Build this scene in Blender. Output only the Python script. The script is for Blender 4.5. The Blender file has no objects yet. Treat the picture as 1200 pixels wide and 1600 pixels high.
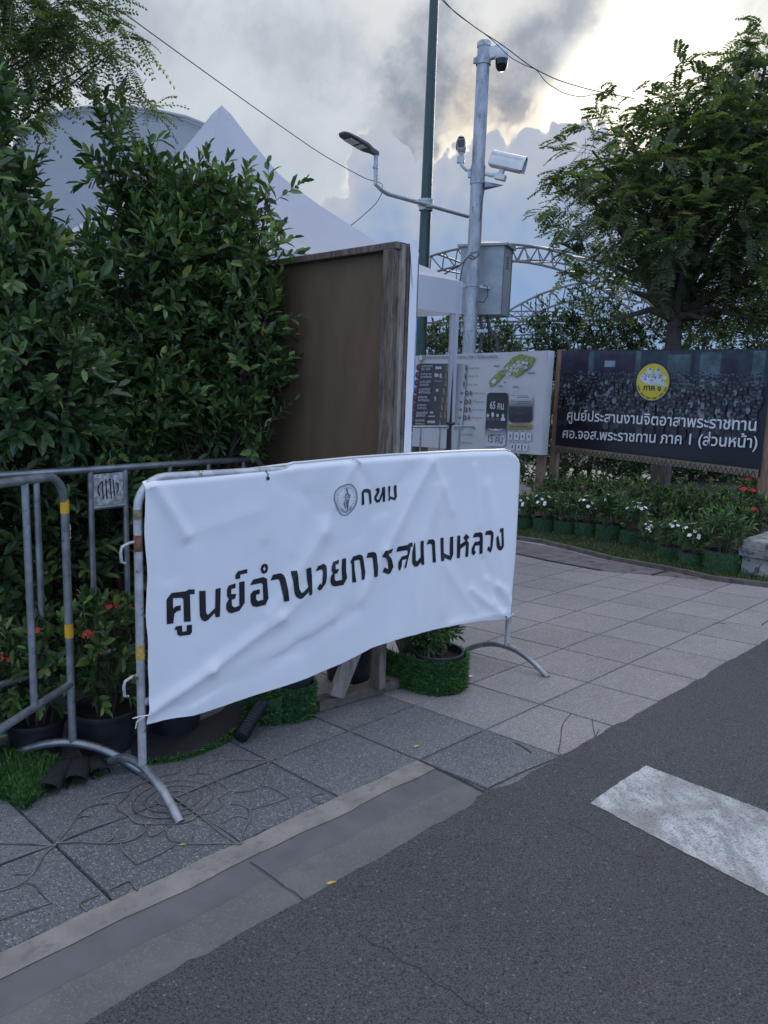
import bpy, bmesh, math, random
import numpy as np
from mathutils import Vector, Matrix, noise as mnoise
from mathutils.geometry import tessellate_polygon
SC = bpy.context.scene
COL = SC.collection
random.seed(7)
RNG = np.random.default_rng(11)
R = math.radians
# ------------------------------------------------------------------ camera
F_PX, PITCH, ROLL, HC = 1200.0, 0.162568, 0.033135, 1.365
cp, sp, cr, sr = math.cos(PITCH), math.sin(PITCH), math.cos(ROLL), math.sin(ROLL)
FWD = Vector((0, cp, -sp)); UP0 = Vector((0, sp, cp)); RT0 = Vector((1, 0, 0))
RT = cr*RT0 + sr*UP0; UPV = -sr*RT0 + cr*UP0
cam_d = bpy.data.cameras.new('camera'); cam = bpy.data.objects.new('camera', cam_d); COL.objects.link(cam)
mw = Matrix.Identity(4)
for i in range(3):
    mw[i][0] = RT[i]; mw[i][1] = UPV[i]; mw[i][2] = -FWD[i]
mw[2][3] = HC
cam.matrix_world = mw
cam_d.sensor_fit = 'VERTICAL'; cam_d.sensor_height = 36; cam_d.lens = 36*F_PX/1600
cam_d.clip_start = 0.05; cam_d.clip_end = 3000
SC.camera = cam
SC.view_settings.view_transform = 'Standard'; SC.view_settings.look = 'None'
SC.view_settings.exposure = 0.0; SC.view_settings.gamma = 1.0
SC.cycles.max_bounces = 6; SC.cycles.transparent_max_bounces = 6

def ray(px, py):
    return RT*((px-600)/F_PX) - UPV*((py-800)/F_PX) + FWD
CAMP = Vector((0, 0, HC))
def at(px, py, Y):
    d = ray(px, py); return CAMP + d*(Y/d.y)
def gz(x, y):
    x = min(max(x, -4), 8); y = min(max(y, -2), 7.0)
    return 0.04411*(x-0.7287) - 0.04668*(y-2.7128)
def G(px, py, dz=0.0):
    d = ray(px, py); lo, hi = 0.5, 200.0
    for i in range(60):
        m = (lo+hi)/2; p = CAMP + d*m
        if p.z > gz(p.x, p.y)+dz: lo = m
        else: hi = m
    return CAMP + d*lo
def on_plane(px, py, p0, n):
    d = ray(px, py); return CAMP + d*((p0-CAMP).dot(n)/d.dot(n))
GYAW = 0.781848
EA = Vector((math.cos(GYAW), math.sin(GYAW), 0)); EB = Vector((-math.sin(GYAW), math.cos(GYAW), 0))
GO = Vector((0.7287, 2.7128, 0)); TS = 0.4
def T(m, l, dz=0.0):                        # a point of the paving grid
    p = GO + EA*(m*TS*1.0037) + EB*(l*TS*0.9956); p.z = gz(p.x, p.y)+dz; return p

# ------------------------------------------------------------------ world, sun
SUN_DIR = (ray(962, 135)).normalized()
SUN_EL = math.asin(SUN_DIR.z); SUN_AZ = math.atan2(SUN_DIR.x, SUN_DIR.y)
W = bpy.data.worlds.new('World'); SC.world = W; W.use_nodes = True
wt = W.node_tree; wt.nodes.clear()
class NT:
    def __init__(s, tree): s.t = tree
    def new(s, ty, **kw):
        n = s.t.nodes.new(ty)
        for k, v in kw.items(): setattr(n, k, v)
        return n
    def lk(s, a, b): s.t.links.new(a, b)
    def put(s, sock, v):
        if isinstance(v, bpy.types.NodeSocket): s.lk(v, sock)
        elif v is not None: sock.default_value = v
    def m(s, op, a, b=None, c=None, clamp=False):
        n = s.new('ShaderNodeMath', operation=op, use_clamp=clamp)
        for i, v in enumerate((a, b, c)):
            if v is not None: s.put(n.inputs[i], v)
        return n.outputs[0]
    def ss(s, x, lo, hi):
        n = s.new('ShaderNodeMapRange', interpolation_type='SMOOTHSTEP')
        s.put(n.inputs[0], x); s.put(n.inputs[1], lo); s.put(n.inputs[2], hi); n.inputs[3].default_value = 0; n.inputs[4].default_value = 1
        return n.outputs[0]
    def mix(s, f, a, b, blend='MIX'):
        n = s.new('ShaderNodeMix', data_type='RGBA', blend_type=blend)
        s.put(n.inputs[0], f)
        for i, v in ((6, a), (7, b)):
            if isinstance(v, (tuple, list)): v = (*v[:3], 1)
            s.put(n.inputs[i], v)
        return n.outputs[2]
    def noise(s, vec, scale, detail=4, rough=.55, dist=0.0):
        n = s.new('ShaderNodeTexNoise'); s.put(n.inputs['Vector'], vec)
        n.inputs['Scale'].default_value = scale; n.inputs['Detail'].default_value = detail
        n.inputs['Roughness'].default_value = rough; n.inputs['Distortion'].default_value = dist
        return n.outputs['Fac']
    def vor(s, vec, scale, feature='F1', out='Distance'):
        n = s.new('ShaderNodeTexVoronoi', feature=feature); s.put(n.inputs['Vector'], vec)
        n.inputs['Scale'].default_value = scale
        return n.outputs[out]
    def ramp(s, f, stops):
        n = s.new('ShaderNodeValToRGB'); s.put(n.inputs[0], f)
        e = n.color_ramp.elements
        while len(e) < len(stops): e.new(0.5)
        for k, (p, c) in enumerate(stops):
            e[k].position = p; e[k].color = (*c[:3], 1) if isinstance(c, (tuple, list)) else (c, c, c, 1)
        return n.outputs[0]
n = NT(wt)
tc = n.new('ShaderNodeTexCoord'); DV = tc.outputs['Generated']
sx = n.new('ShaderNodeSeparateXYZ'); n.lk(DV, sx.inputs[0]); X_, Y_, Z_ = sx.outputs
U_ = n.m('ARCTAN2', X_, Y_); V_ = n.m('ARCSINE', Z_)
def uv(px, py):
    d = ray(px, py).normalized(); return math.atan2(d.x, d.y), math.asin(d.z)
nz1 = n.noise(DV, 3.2, 6, .58, .3); nz2 = n.noise(DV, 9, 6, .6, .2); nz3 = n.noise(DV, 26, 5, .62)
sgn = lambda x: n.m('SUBTRACT', x, 0.5)
# high thin overcast
high = n.ramp(nz1, [(.30, (.46, .52, .60)), (.46, (.60, .65, .71)), (.66, (.76, .79, .82))])
# sun glow through the gap
dots = n.new('ShaderNodeVectorMath', operation='DOT_PRODUCT'); n.lk(DV, dots.inputs[0]); dots.inputs[1].default_value = SUN_DIR
ang = n.m('ARCCOSINE', n.m('MINIMUM', dots.outputs['Value'], .99999))
def blob(px, py, ru, rv, rot=0.0, warp=1.0, lo=.55, hi=1.15):
    u0, v0 = uv(px, py); c, s_ = math.cos(rot), math.sin(rot)
    du = n.m('SUBTRACT', U_, u0); dv = n.m('SUBTRACT', V_, v0)
    a = n.m('DIVIDE', n.m('ADD', n.m('MULTIPLY', du, c), n.m('MULTIPLY', dv, s_)), ru)
    b = n.m('DIVIDE', n.m('SUBTRACT', n.m('MULTIPLY', dv, c), n.m('MULTIPLY', du, s_)), rv)
    r = n.m('SQRT', n.m('ADD', n.m('MULTIPLY', a, a), n.m('MULTIPLY', b, b)))
    r = n.m('ADD', r, n.m('MULTIPLY', n.m('ADD', n.m('MULTIPLY', sgn(nz2), 1.6), n.m('MULTIPLY', sgn(nz3), .8)), warp))
    return n.m('SUBTRACT', 1.0, n.ss(r, lo, hi))
gap = blob(960, 150, .125, .27, -.62, .65, .25, 1.15)
glow = n.m('POWER', n.m('MAXIMUM', n.m('SUBTRACT', 1.0, n.m('DIVIDE', ang, .42)), 0.0), 2.0)
col = n.mix(n.m('MULTIPLY', glow, .6), high, (1.0, .93, .78))
col = n.mix(gap, col, (1.75, 1.66, 1.42))
# warm lit haze between the two poles
warm = blob(745, 175, .11, .07, .1, .8, .3, 1.2)
col = n.mix(n.m('MULTIPLY', warm, .8), col, (.98, .83, .62))
dk = n.mix(n.ss(nz3, .35, .65), (.20, .25, .35), (.38, .42, .50))
for (a_, s_) in ((blob(655, 170, .060, .115, -.35, .75, .35, 1.25), .85), (blob(835, 85, .048, .14, -.85, .6, .3, 1.15), .82), (blob(800, 190, .05, .035, .3, 1.1, .3, 1.1), .55), (blob(120, 40, .14, .05, .1, .9, .3, 1.2), .35), (blob(470, 70, .12, .05, -.2, .9, .3, 1.2), .35)):
    col = n.mix(n.m('MULTIPLY', a_, s_), col, dk)
# towering cumulus: its outline as height over azimuth
outl = [(300, 420), (440, 400), (505, 318), (528, 300), (545, 250), (565, 205), (600, 190), (635, 205), (648, 245), (668, 262), (690, 236), (730, 225), (760, 205), (800, 212), (832, 192), (870, 196), (905, 180), (960, 200), (1050, 240), (1200, 260)]
u0, u1 = -.45, .75
fc = n.new('ShaderNodeFloatCurve'); n.put(fc.inputs['Value'], n.m('DIVIDE', n.m('SUBTRACT', n.m('ADD', U_, n.m('ADD', n.m('MULTIPLY', sgn(nz2), .035), n.m('MULTIPLY', sgn(nz3), .022))), u0), u1-u0))
cv = fc.mapping.curves[0]
pts = [((uv(*p)[0]-u0)/(u1-u0), uv(*p)[1]) for p in outl]
cv.points[0].location = (0.0, .14); cv.points[1].location = (1.0, .2)
for p in pts: cv.points.new(*p)
for p in cv.points: p.handle_type = 'AUTO'
fc.mapping.update()
wdv = n.mix(.06, DV, n.new('ShaderNodeTexNoise').outputs['Color'])
nn_ = wdv.node.inputs[7].links[0].from_node; n.lk(DV, nn_.inputs['Vector']); nn_.inputs['Scale'].default_value = 12
bill = n.vor(wdv, 36); bill2 = n.vor(wdv, 95)
edge = n.m('SUBTRACT', n.m('ADD', fc.outputs[0], n.m('ADD', n.m('MULTIPLY', n.m('SUBTRACT', .45, bill), .026), n.m('ADD', n.m('MULTIPLY', n.m('SUBTRACT', .45, bill2), .015), n.m('MULTIPLY', sgn(nz3), .012)))), V_)
cum = n.ss(edge, -.001, .004)
ccol = n.ramp(n.m('ADD', n.m('MULTIPLY', edge, 4.2), n.m('ADD', n.m('MULTIPLY', sgn(nz2), .32), n.m('MULTIPLY', n.m('SUBTRACT', .4, bill), .22))), [(0.0, (.50, .53, .62)), (.24, (.40, .47, .60)), (.60, (.285, .40, .61)), (1.0, (.24, .375, .63))])
col = n.mix(cum, col, ccol)
rim = n.m('MULTIPLY', n.m('MULTIPLY', n.ss(edge, -.022, -.001), n.m('SUBTRACT', 1.0, n.ss(edge, .000, .006))), .62)
rim = n.m('MULTIPLY', rim, n.m('MULTIPLY', n.ss(n.noise(DV, 14, 3), .40, .62), n.m('SUBTRACT', 1.0, n.ss(ang, .12, .52))))
col = n.mix(rim, col, (1.35, 1.2, .98))
# away from the view ahead: the blue evening sky with bright high cloud
sky = n.new('ShaderNodeTexSky', sky_type='NISHITA'); sky.sun_disc = False
sky.sun_elevation = SUN_EL; sky.sun_rotation = SUN_AZ
try: sky.air_density = 1.0; sky.dust_density = 1.2; sky.ozone_density = 1.6
except Exception: pass
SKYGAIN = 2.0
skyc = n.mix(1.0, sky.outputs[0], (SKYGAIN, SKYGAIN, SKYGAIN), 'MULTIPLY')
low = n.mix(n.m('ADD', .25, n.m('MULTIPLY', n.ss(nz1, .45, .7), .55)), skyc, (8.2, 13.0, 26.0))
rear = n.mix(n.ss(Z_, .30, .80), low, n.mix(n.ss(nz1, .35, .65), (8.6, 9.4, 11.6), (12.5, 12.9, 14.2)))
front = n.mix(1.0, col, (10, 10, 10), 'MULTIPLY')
axis = n.new('ShaderNodeVectorMath', operation='DOT_PRODUCT'); n.lk(DV, axis.inputs[0]); axis.inputs[1].default_value = Vector((0.05, 1, .22)).normalized()
wf = n.ss(axis.outputs['Value'], .45, .78)
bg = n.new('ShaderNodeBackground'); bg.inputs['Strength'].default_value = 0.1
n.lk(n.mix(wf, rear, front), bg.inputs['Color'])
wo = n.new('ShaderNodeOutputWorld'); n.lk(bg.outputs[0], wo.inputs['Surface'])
sl = bpy.data.lights.new('sun', 'SUN'); sl.energy = 1.0; sl.angle = R(18); sl.color = (1, .93, .82)
so = bpy.data.objects.new('sun', sl); COL.objects.link(so)
so.rotation_euler = SUN_DIR.to_track_quat('Z', 'Y').to_euler(); so.location = (3, 10, 8)

# ------------------------------------------------------------------ helpers
def link(o, parent=None):
    COL.objects.link(o)
    if parent is not None: o.parent = parent
    return o
def tag(o, label=None, cat=None, group=None, kind=None):
    if label: o['label'] = label
    if cat: o['category'] = cat
    if group: o['group'] = group
    if kind: o['kind'] = kind
    return o
def thing(name, loc, label, cat, group=None, rz=0.0):
    o = bpy.data.objects.new(name, None); o.empty_display_size = .1; link(o)
    o.location = loc; o.rotation_euler = (0, 0, rz)
    return tag(o, label, cat, group)
def root_loc(p):
    v = Vector((0, 0, 0))
    while p is not None: v = v + Vector(p.location); p = p.parent
    return v
def kids(o): return [c for c in bpy.data.objects if c.parent == o]
class MB:
    """collects verts and faces; build() links ONE mesh object"""
    def __init__(s): s.v = []; s.f = []
    def add(s, vs, fs):
        o = len(s.v); s.v += [tuple(v) for v in vs]; s.f += [tuple(i+o for i in f) for f in fs]; return s
    def box(s, c, ex, ey, ez):
        """centre and three half-edge vectors"""
        c = Vector(c); P = []
        for k in range(8):
            P.append(c + (ex if k & 1 else -ex) + (ey if k & 2 else -ey) + (ez if k & 4 else -ez))
        return s.add(P, [(0, 2, 3, 1), (4, 5, 7, 6), (0, 1, 5, 4), (2, 6, 7, 3), (0, 4, 6, 2), (1, 3, 7, 5)])
    def abox(s, x0, x1, y0, y1, z0, z1):
        return s.box(((x0+x1)/2, (y0+y1)/2, (z0+z1)/2), Vector(((x1-x0)/2, 0, 0)), Vector((0, (y1-y0)/2, 0)), Vector((0, 0, (z1-z0)/2)))
    def tube(s, pts, r, seg=10, caps=True):
        pts = [Vector(p) for p in pts]
        rs = r if isinstance(r, (list, tuple)) else [r]*len(pts)
        base = len(s.v); prev = None
        for i, p in enumerate(pts):
            t = (pts[min(i+1, len(pts)-1)] - pts[max(i-1, 0)])
            t = t.normalized() if t.length > 1e-9 else Vector((0, 0, 1))
            if prev is None:
                q = Vector((0, 0, 1)) if abs(t.z) < .9 else Vector((1, 0, 0))
                nrm = (q - t*q.dot(t)).normalized()
            else:
                nrm = prev - t*prev.dot(t)
                nrm = nrm.normalized() if nrm.length > 1e-6 else prev
            prev = nrm; bi = t.cross(nrm)
            for k in range(seg):
                a = 2*math.pi*k/seg; s.v.append(tuple(p + (nrm*math.cos(a)+bi*math.sin(a))*rs[i]))
        for i in range(len(pts)-1):
            for k in range(seg):
                a = base+i*seg+k; b = base+i*seg+(k+1) % seg
                s.f.append((a, b, b+seg, a+seg))
        if caps:
            s.f.append(tuple(base+k for k in reversed(range(seg)))); e = base+(len(pts)-1)*seg
            s.f.append(tuple(e+k for k in range(seg)))
        return s
    def lathe(s, c, prof, seg=28, wob=0.0, ax=None):
        """prof: (radius, height)"""
        c = Vector(c); base = len(s.v)
        for (r, h) in prof:
            for k in range(seg):
                a = 2*math.pi*k/seg; rr = r*(1+wob*math.sin(3*a+h*9))
                s.v.append((c.x+rr*math.cos(a), c.y+rr*math.sin(a), c.z+h))
        for i in range(len(prof)-1):
            for k in range(seg):
                a = base+i*seg+k; b = base+i*seg+(k+1) % seg
                s.f.append((a, b, b+seg, a+seg))
        return s
    def disc(s, c, r, seg=28):
        c = Vector(c); b = len(s.v); s.v.append(tuple(c))
        for k in range(seg):
            a = 2*math.pi*k/seg; s.v.append((c.x+r*math.cos(a), c.y+r*math.sin(a), c.z))
        for k in range(seg): s.f.append((b, b+1+k, b+1+(k+1) % seg))
        return s
    def quad(s, a, b, c, d): return s.add([a, b, c, d], [(0, 1, 2, 3)])
    def poly3(s, pts):
        tris = tessellate_polygon([[Vector(p) for p in pts]])
        return s.add(pts, [tuple(t) for t in tris])
    def build(s, name, mat, parent=None, smooth=False, bevel=0.0, local=False, sub=0):
        if parent is not None and not local:
            off = root_loc(parent); vs = [(v[0]-off.x, v[1]-off.y, v[2]-off.z) for v in s.v]
        else: vs = s.v
        me = bpy.data.meshes.new(name); me.from_pydata(vs, [], s.f); me.validate(); me.update()
        if mat is not None: me.materials.append(mat)
        if smooth:
            me.polygons.foreach_set('use_smooth', [True]*len(me.polygons))
            try: me.set_sharp_from_angle(angle=R(40))
            except Exception: pass
        o = bpy.data.objects.new(name, me); link(o, parent)
        if bevel:
            md = o.modifiers.new('bevel', 'BEVEL'); md.width = bevel; md.segments = 2; md.limit_method = 'ANGLE'
        return o
def np_mesh(name, V, quads=None, tris=None, mat=None, parent=None, attr=None, local=False, smooth=False):
    V = np.asarray(V, float)
    if parent is not None and not local: V = V - np.array(root_loc(parent))
    me = bpy.data.meshes.new(name); me.vertices.add(len(V)); me.vertices.foreach_set('co', V.ravel())
    nq = 0 if quads is None else len(quads); nt = 0 if tris is None else len(tris)
    loops = np.concatenate(([quads.ravel()] if nq else []) + ([tris.ravel()] if nt else [])).astype(np.int32)
    me.loops.add(len(loops)); me.loops.foreach_set('vertex_index', loops)
    st = np.concatenate((np.arange(nq)*4, nq*4+np.arange(nt)*3)).astype(np.int32)
    me.polygons.add(nq+nt); me.polygons.foreach_set('loop_start', st)
    me.polygons.foreach_set('use_smooth', np.full(nq+nt, bool(smooth)))
    me.update(calc_edges=True)
    if attr is not None:
        at_ = me.attributes.new('rnd', 'FLOAT', 'POINT'); at_.data.foreach_set('value', np.asarray(attr, np.float32))
    if mat is not None: me.materials.append(mat)
    o = bpy.data.objects.new(name, me); link(o, parent); return o
def copy_tree(o, parent=None):
    c = o.copy(); COL.objects.link(c); c.parent = parent
    for ch in kids(o): copy_tree(ch, c)
    return c

# ------------------------------------------------------------------ materials
MATS = {}
def newmat(name):
    m = bpy.data.materials.new(name); m.use_nodes = True; t = m.node_tree; t.nodes.clear()
    k = NT(t); b = k.new('ShaderNodeBsdfPrincipled'); o = k.new('ShaderNodeOutputMaterial'); k.lk(b.outputs[0], o.inputs[0])
    return m, k, b, o
def bump(k, b, h, strength=.3, dist=.01):
    n_ = k.new('ShaderNodeBump'); n_.inputs['Strength'].default_value = strength; n_.inputs['Distance'].default_value = dist
    k.put(n_.inputs['Height'], h); k.lk(n_.outputs[0], b.inputs['Normal'])
def simple(name, c, rough=.6, metal=0.0, var=.15, scale=8.0, bmp=0.0, bscale=60.0, c2=None, spec=None, thr=(.4, .6), stretch=None):
    """a base colour broken up by noise, with a second colour for wear"""
    if name in MATS: return MATS[name]
    m, k, b, o = newmat(name)
    co = k.new('ShaderNodeTexCoord').outputs['Object']
    if stretch:
        mp = k.new('ShaderNodeMapping'); k.lk(co, mp.inputs[0]); mp.inputs['Scale'].default_value = stretch; co = mp.outputs[0]
    nz = k.noise(co, scale, 5, .6)
    d = tuple(x*(1-var) for x in c); l = tuple(min(1, x*(1+var)) for x in c)
    colr = k.mix(k.ss(nz, .35, .65), d, l)
    if c2: colr = k.mix(k.ss(k.noise(co, scale*2.3, 6, .65), *thr), colr, c2)
    k.put(b.inputs['Base Color'], colr)
    b.inputs['Roughness'].default_value = rough; b.inputs['Metallic'].default_value = metal
    k.put(b.inputs['Roughness'], k.m('ADD', k.m('MULTIPLY', sgnk(k, nz), .2), rough, clamp=True))
    if spec is not None: b.inputs['Specular IOR Level'].default_value = spec
    if bmp: bump(k, b, k.noise(co, bscale, 4, .6), bmp, .004)
    MATS[name] = m; return m
def sgnk(k, x): return k.m('SUBTRACT', x, .5)
def leafmat(name, base, lite, trans=.35, rough=.38):
    m, k, b, o = newmat(name)
    a = k.new('ShaderNodeAttribute'); a.attribute_name = 'rnd'
    c = k.ramp(a.outputs['Fac'], [(0, tuple(x*.6 for x in base)), (.5, base), (.9, lite), (.975, tuple(min(1, x*1.5) for x in lite)), (.99, (lite[0]*2.2, lite[1]*1.35, lite[2]))])
    k.lk(c, b.inputs['Base Color']); b.inputs['Roughness'].default_value = rough
    tr = k.new('ShaderNodeBsdfTranslucent'); k.lk(k.mix(1.0, c, (1.4, 1.5, .75), 'MULTIPLY'), tr.inputs[0])
    mx = k.new('ShaderNodeMixShader'); mx.inputs[0].default_value = trans
    k.lk(b.outputs[0], mx.inputs[1]); k.lk(tr.outputs[0], mx.inputs[2]); k.lk(mx.outputs[0], o.inputs[0])
    return m
def cloth(name, c, trans=.25, rough=.55, bmp=.05):
    m, k, b, o = newmat(name)
    co = k.new('ShaderNodeTexCoord').outputs['Object']
    nz = k.noise(co, 2.5, 5, .6)
    cc = k.mix(k.ss(nz, .3, .7), tuple(x*.94 for x in c), c)
    k.lk(cc, b.inputs['Base Color']); b.inputs['Roughness'].default_value = rough
    bump(k, b, k.noise(co, 9, 3), bmp, .03)
    if trans:
        tr = k.new('ShaderNodeBsdfTranslucent'); k.lk(cc, tr.inputs[0])
        mx = k.new('ShaderNodeMixShader'); mx.inputs[0].default_value = trans
        k.lk(b.outputs[0], mx.inputs[1]); k.lk(tr.outputs[0], mx.inputs[2]); k.lk(mx.outputs[0], o.inputs[0])
    return m
GALV = simple('galvanised steel', (.30, .32, .34), .42, .75, .22, 14, .08, 90, c2=(.16, .16, .165), thr=(.58, .72))
GALV_OLD = simple('weathered galvanised steel', (.46, .47, .48), .5, .55, .2, 16, .12, 60, c2=(.17, .13, .10), thr=(.60, .66))
RUST = simple('rusty steel', (.20, .09, .06), .8, .2, .35, 40, .2)
YEL = simple('yellow tape', (.62, .36, .02), .45, 0, .12, 20)
YELW = simple('worn yellow tape', (.48, .30, .05), .6, 0, .3, 40, c2=(.3, .29, .27), thr=(.55, .6))
WHITEP = simple('white painted housing', (.62, .63, .63), .4, 0, .06, 12)
BLACKP = simple('black plastic', (.012, .013, .015), .45, 0, .3, 12)
DARKGLASS = simple('dark lens glass', (.01, .011, .014), .08, 0, .1, 5)
GREENP = simple('dark green pole paint', (.018, .050, .042), .35, 0, .15, 6, c2=(.03, .06, .05))
INK = simple('black sticker ink', (.010, .011, .014), .35, 0, .2, 10)
INKF = simple('grey seal ink', (.10, .13, .17), .6, 0, .2, 10)
TIE = simple('white cable tie', (.7, .68, .62), .5)
WOOD = simple('weathered grey timber', (.155, .120, .098), .85, 0, .35, 5, .5, 30, c2=(.06, .045, .036), thr=(.52, .68), stretch=(9, 9, 1.2))
WOOD2 = simple('pale grey timber', (.27, .225, .19), .85, 0, .25, 5, .5, 30, c2=(.12, .09, .07), thr=(.55, .7), stretch=(9, 9, 1.2))
WOODB = simple('brown timber post', (.20, .13, .09), .8, 0, .25, 5, .4, 30, stretch=(9, 9, 1.2))
WOODH = simple('rough timber beam', (.14, .108, .088), .85, 0, .35, 8, .6, 24, c2=(.05, .038, .03), thr=(.52, .66))
PLY = simple('brown plywood', (.155, .102, .064), .7, 0, .10, 1.6, .12, 30, c2=(.122, .080, .052), thr=(.45, .8), stretch=(2.5, 2.5, .8))
POTB = simple('black plastic pot', (.020, .022, .026), .5, 0, .3, 9, .1, 30)
SOIL = simple('potting soil', (.03, .022, .016), .95, 0, .5, 40, .8, 60)
TURFBACK = simple('black turf backing', (.016, .018, .020), .8, 0, .3, 60, .8, 160)
TWIG = simple('twig bark', (.085, .06, .042), .85, 0, .3, 20)
BARK = simple('tree bark', (.075, .062, .052), .9, 0, .35, 8, .8, 18, stretch=(5, 5, 1))
REDFL = simple('red ixora petals', (.55, .055, .045), .6, 0, .3, 60)
WHITEFL = simple('white petals', (.8, .8, .76), .6, 0, .05, 60)
VINYL = cloth('white vinyl banner', (.80, .81, .83), .06, .42, .03)
TENTW = cloth('white tent fabric', (.62, .635, .70), .42, .6, .06)
TENTF = cloth('pale marquee fabric', (.50, .53, .57), .38, .6, .1)
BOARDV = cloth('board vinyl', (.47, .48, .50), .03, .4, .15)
CABW = simple('grey cabinet paint', (.30, .33, .36), .45, .1, .1, 5, .04, 30, c2=(.24, .26, .29), thr=(.5, .75))
CONC = simple('aged stone', (.27, .265, .25), .9, 0, .3, 7, .8, 28, c2=(.07, .075, .08), thr=(.5, .62))
FICUS = leafmat('glossy ficus leaves', (.062, .115, .036), (.14, .23, .07), .25, .33)
FICUS2 = leafmat('dark ficus leaves', (.055, .102, .036), (.125, .20, .065), .22, .33)
IXORA = leafmat('ixora leaves', (.046, .092, .026), (.115, .19, .048), .2, .4)  # leaf colour lowered to stand in for the tree's shade over the bed
PINN = leafmat('feathery tree leaves', (.078, .115, .052), (.18, .24, .095), .45, .5)
JASM = leafmat('narrow shrub leaves', (.042, .095, .030), (.115, .205, .06), .25, .42)  # darkened likewise: shade under the tree held in the leaf colour
HEDGE = leafmat('far hedge leaves', (.035, .070, .026), (.09, .15, .05), .3, .45)
TURF = leafmat('artificial turf blades', (.042, .125, .030), (.10, .215, .05), .12, .5)
GRASS = leafmat('lawn grass blades', (.045, .085, .025), (.11, .15, .05), .3, .6)

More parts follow.
